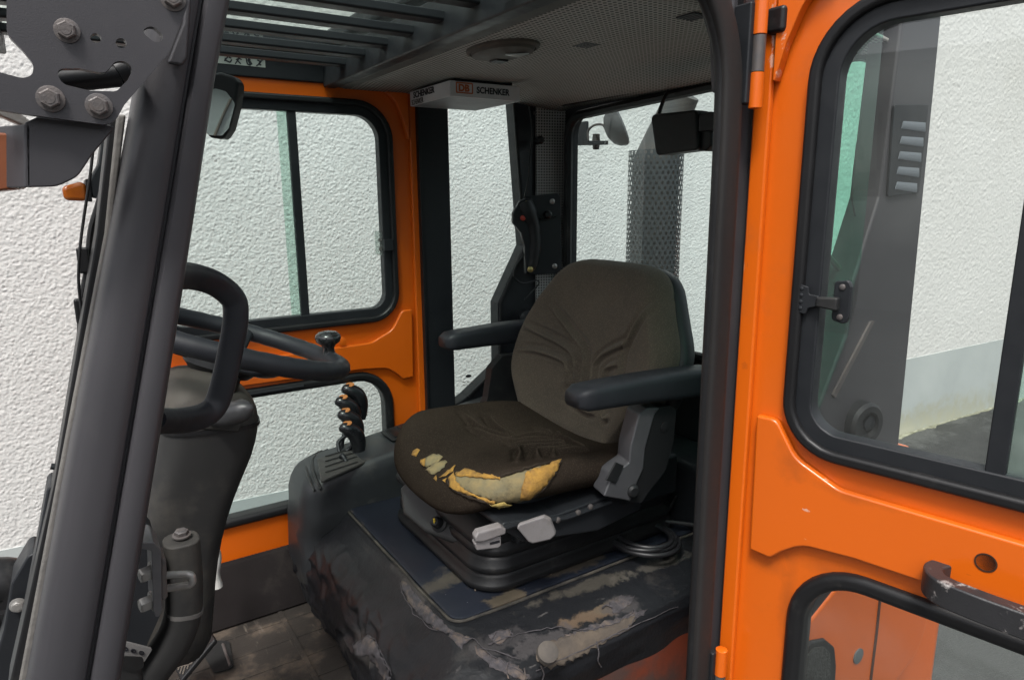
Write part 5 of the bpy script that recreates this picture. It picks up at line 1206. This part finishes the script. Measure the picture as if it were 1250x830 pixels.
bm = new(); tube(bm, [PY(1004, 305, .735), PY(1036, 342, .735)], .006, 8); obj('wiper_arm', bm, BOLT, FL)
# counterweight and rear fender
cwp = pl([(1022, 716), (1060, 560), (1090, 540), (1112, 545), (1124, 560), (1138, 640), (1140, 700), (1134, 755), (1122, 795), (1085, 845), (1060, 900), (930, 900), (958, 796)], [.01, .02, .03, .03, .03, .1, .1, .08, .08, .08, 0, 0, .02], YR+.004)
bm = new(); plate(bm, cwp, V3(0, .05, 0)); cw = obj('rear_fender', bm, ORANGE, FL, bevel=.02, seg=5)
bm = new(); boxr(bm, (1.44, YR+.06, -1.5), (1.95, 1.80, -.80)); obj('counterweight', bm, ORANGE, FL, bevel=.08, seg=6)
bm = new(); tube(bm, [PY(1075, 720, YR+.003), PY(1070, 770, YR+.003), PY(1060, 850, YR+.003)], .0035, 6); obj('panel_gap', bm, mat('gap_dark', (.06,.02,.01), .8), cw)
bm = new(); lathe(bm, PY(1047, 800, YR+.004), V3(0, -1, 0), [(-.005, .018), (.003, .018), (.004, .014)], 24); obj('plug', bm, mat('grey_plug', (.10,.11,.115), .5), cw)
bm = new(); plate(bm, pl([(955, 870), (975, 800), (992, 783), (1008, 780), (1020, 790), (1022, 812), (1018, 870)], [.01, .02, .02, .02, .02, .02, 0], YR-.003), V3(0, .012, 0)); obj('wheel_arch', bm, RUBBER, cw, bevel=.006, seg=3)
bm = new(); plate(bm, pl([(962, 880), (981, 806), (994, 791), (1006, 789), (1014, 797), (1014, 880)], [.01, .02, .02, .02, .02, 0], YR-.006), V3(0, .006, 0)); obj('rear_tyre', bm, mat('dirty_tyre', (.02,.021,.02), .8, c2=(.04,.042,.04), scale=60, bump=1, bscale=120, bdist=.004), cw)
bm = new(); plate(bm, pl([(900, 640), (1005, 640), (1028, 716), (958, 800), (900, 860)], .01, YR+.008), V3(0, .10, 0)); obj('battery_cover', bm, DARK, FL, bevel=.008)

# ---- wear with a place of its own ---------------------------------------------
CHIPC = (.62, .36, .26)
for (px, py, rz) in ((944, 20, .018), (946, 44, .022), (943, 75, .012), (961, 40, .028), (953, 92, .010), (968, 70, .02), (972, 55, .010), (1010, 585, .004), (985, 622, .003)):
    p = PP(px, py, HN+NN_*.012, NN_); blob(ORANGE, p, (.010, .006, rz), CHIPC, .85, 260, 0, .06)
blob(COVER, PY(262, 468, 1.15), (.16, .16, .05), (.085, .077, .064), .8, 9)
for (x, rz, col, am) in ((4.6, .07, (.33,.31,.17), .8), (5.3, .10, (.36,.33,.15), .8), (5.9, .12, (.30,.28,.16), .8), (5.0, .05, (.55,.55,.48), .8), (.6, .04, (.30,.30,.22), .6)):
    blob(PLINTH, V3(x, WA.y+wd.y/wd.x*(x-WA.x), GZ+.03), (.9, .25, rz*1.3), col, am*.6, 11, 0, .8)
blob(ASPHALT, V3(5.5, 2.0, GZ), (3.0, .55, .3), (.014, .0145, .014), .8, 4)

random.seed(21)
for k in range(9):                                             # scratches and dirt on the open door
    px, py, ln = random.choice(((random.uniform(908, 918), random.uniform(200, 560), .010), (random.uniform(1000, 1240), random.uniform(690, 705), .0012), (random.uniform(930, 1200), random.uniform(570, 680), .0012)))
    blob(ORANGE, PP(px, py, HN+NN_*.008, NN_), (.05, random.uniform(.0012, .006), ln*random.uniform(.4, 1.2)), random.choice(((.78, .36, .18), (.40, .08, .01), (.42, .085, .012))), .5, 420, random.uniform(-.4, .4), .05)
for (px, py, rx, rz) in ((960, 730, .012, .07), (1015, 700, .05, .012), (1120, 728, .07, .012), (1040, 600, .07, .010), (975, 560, .03, .03), (935, 690, .03, .02)):
    blob(ORANGE, PP(px, py, HN+NN_*.004, NN_), (.06, rx, rz), (.26, .062, .012), .4, 16, 0, .6)
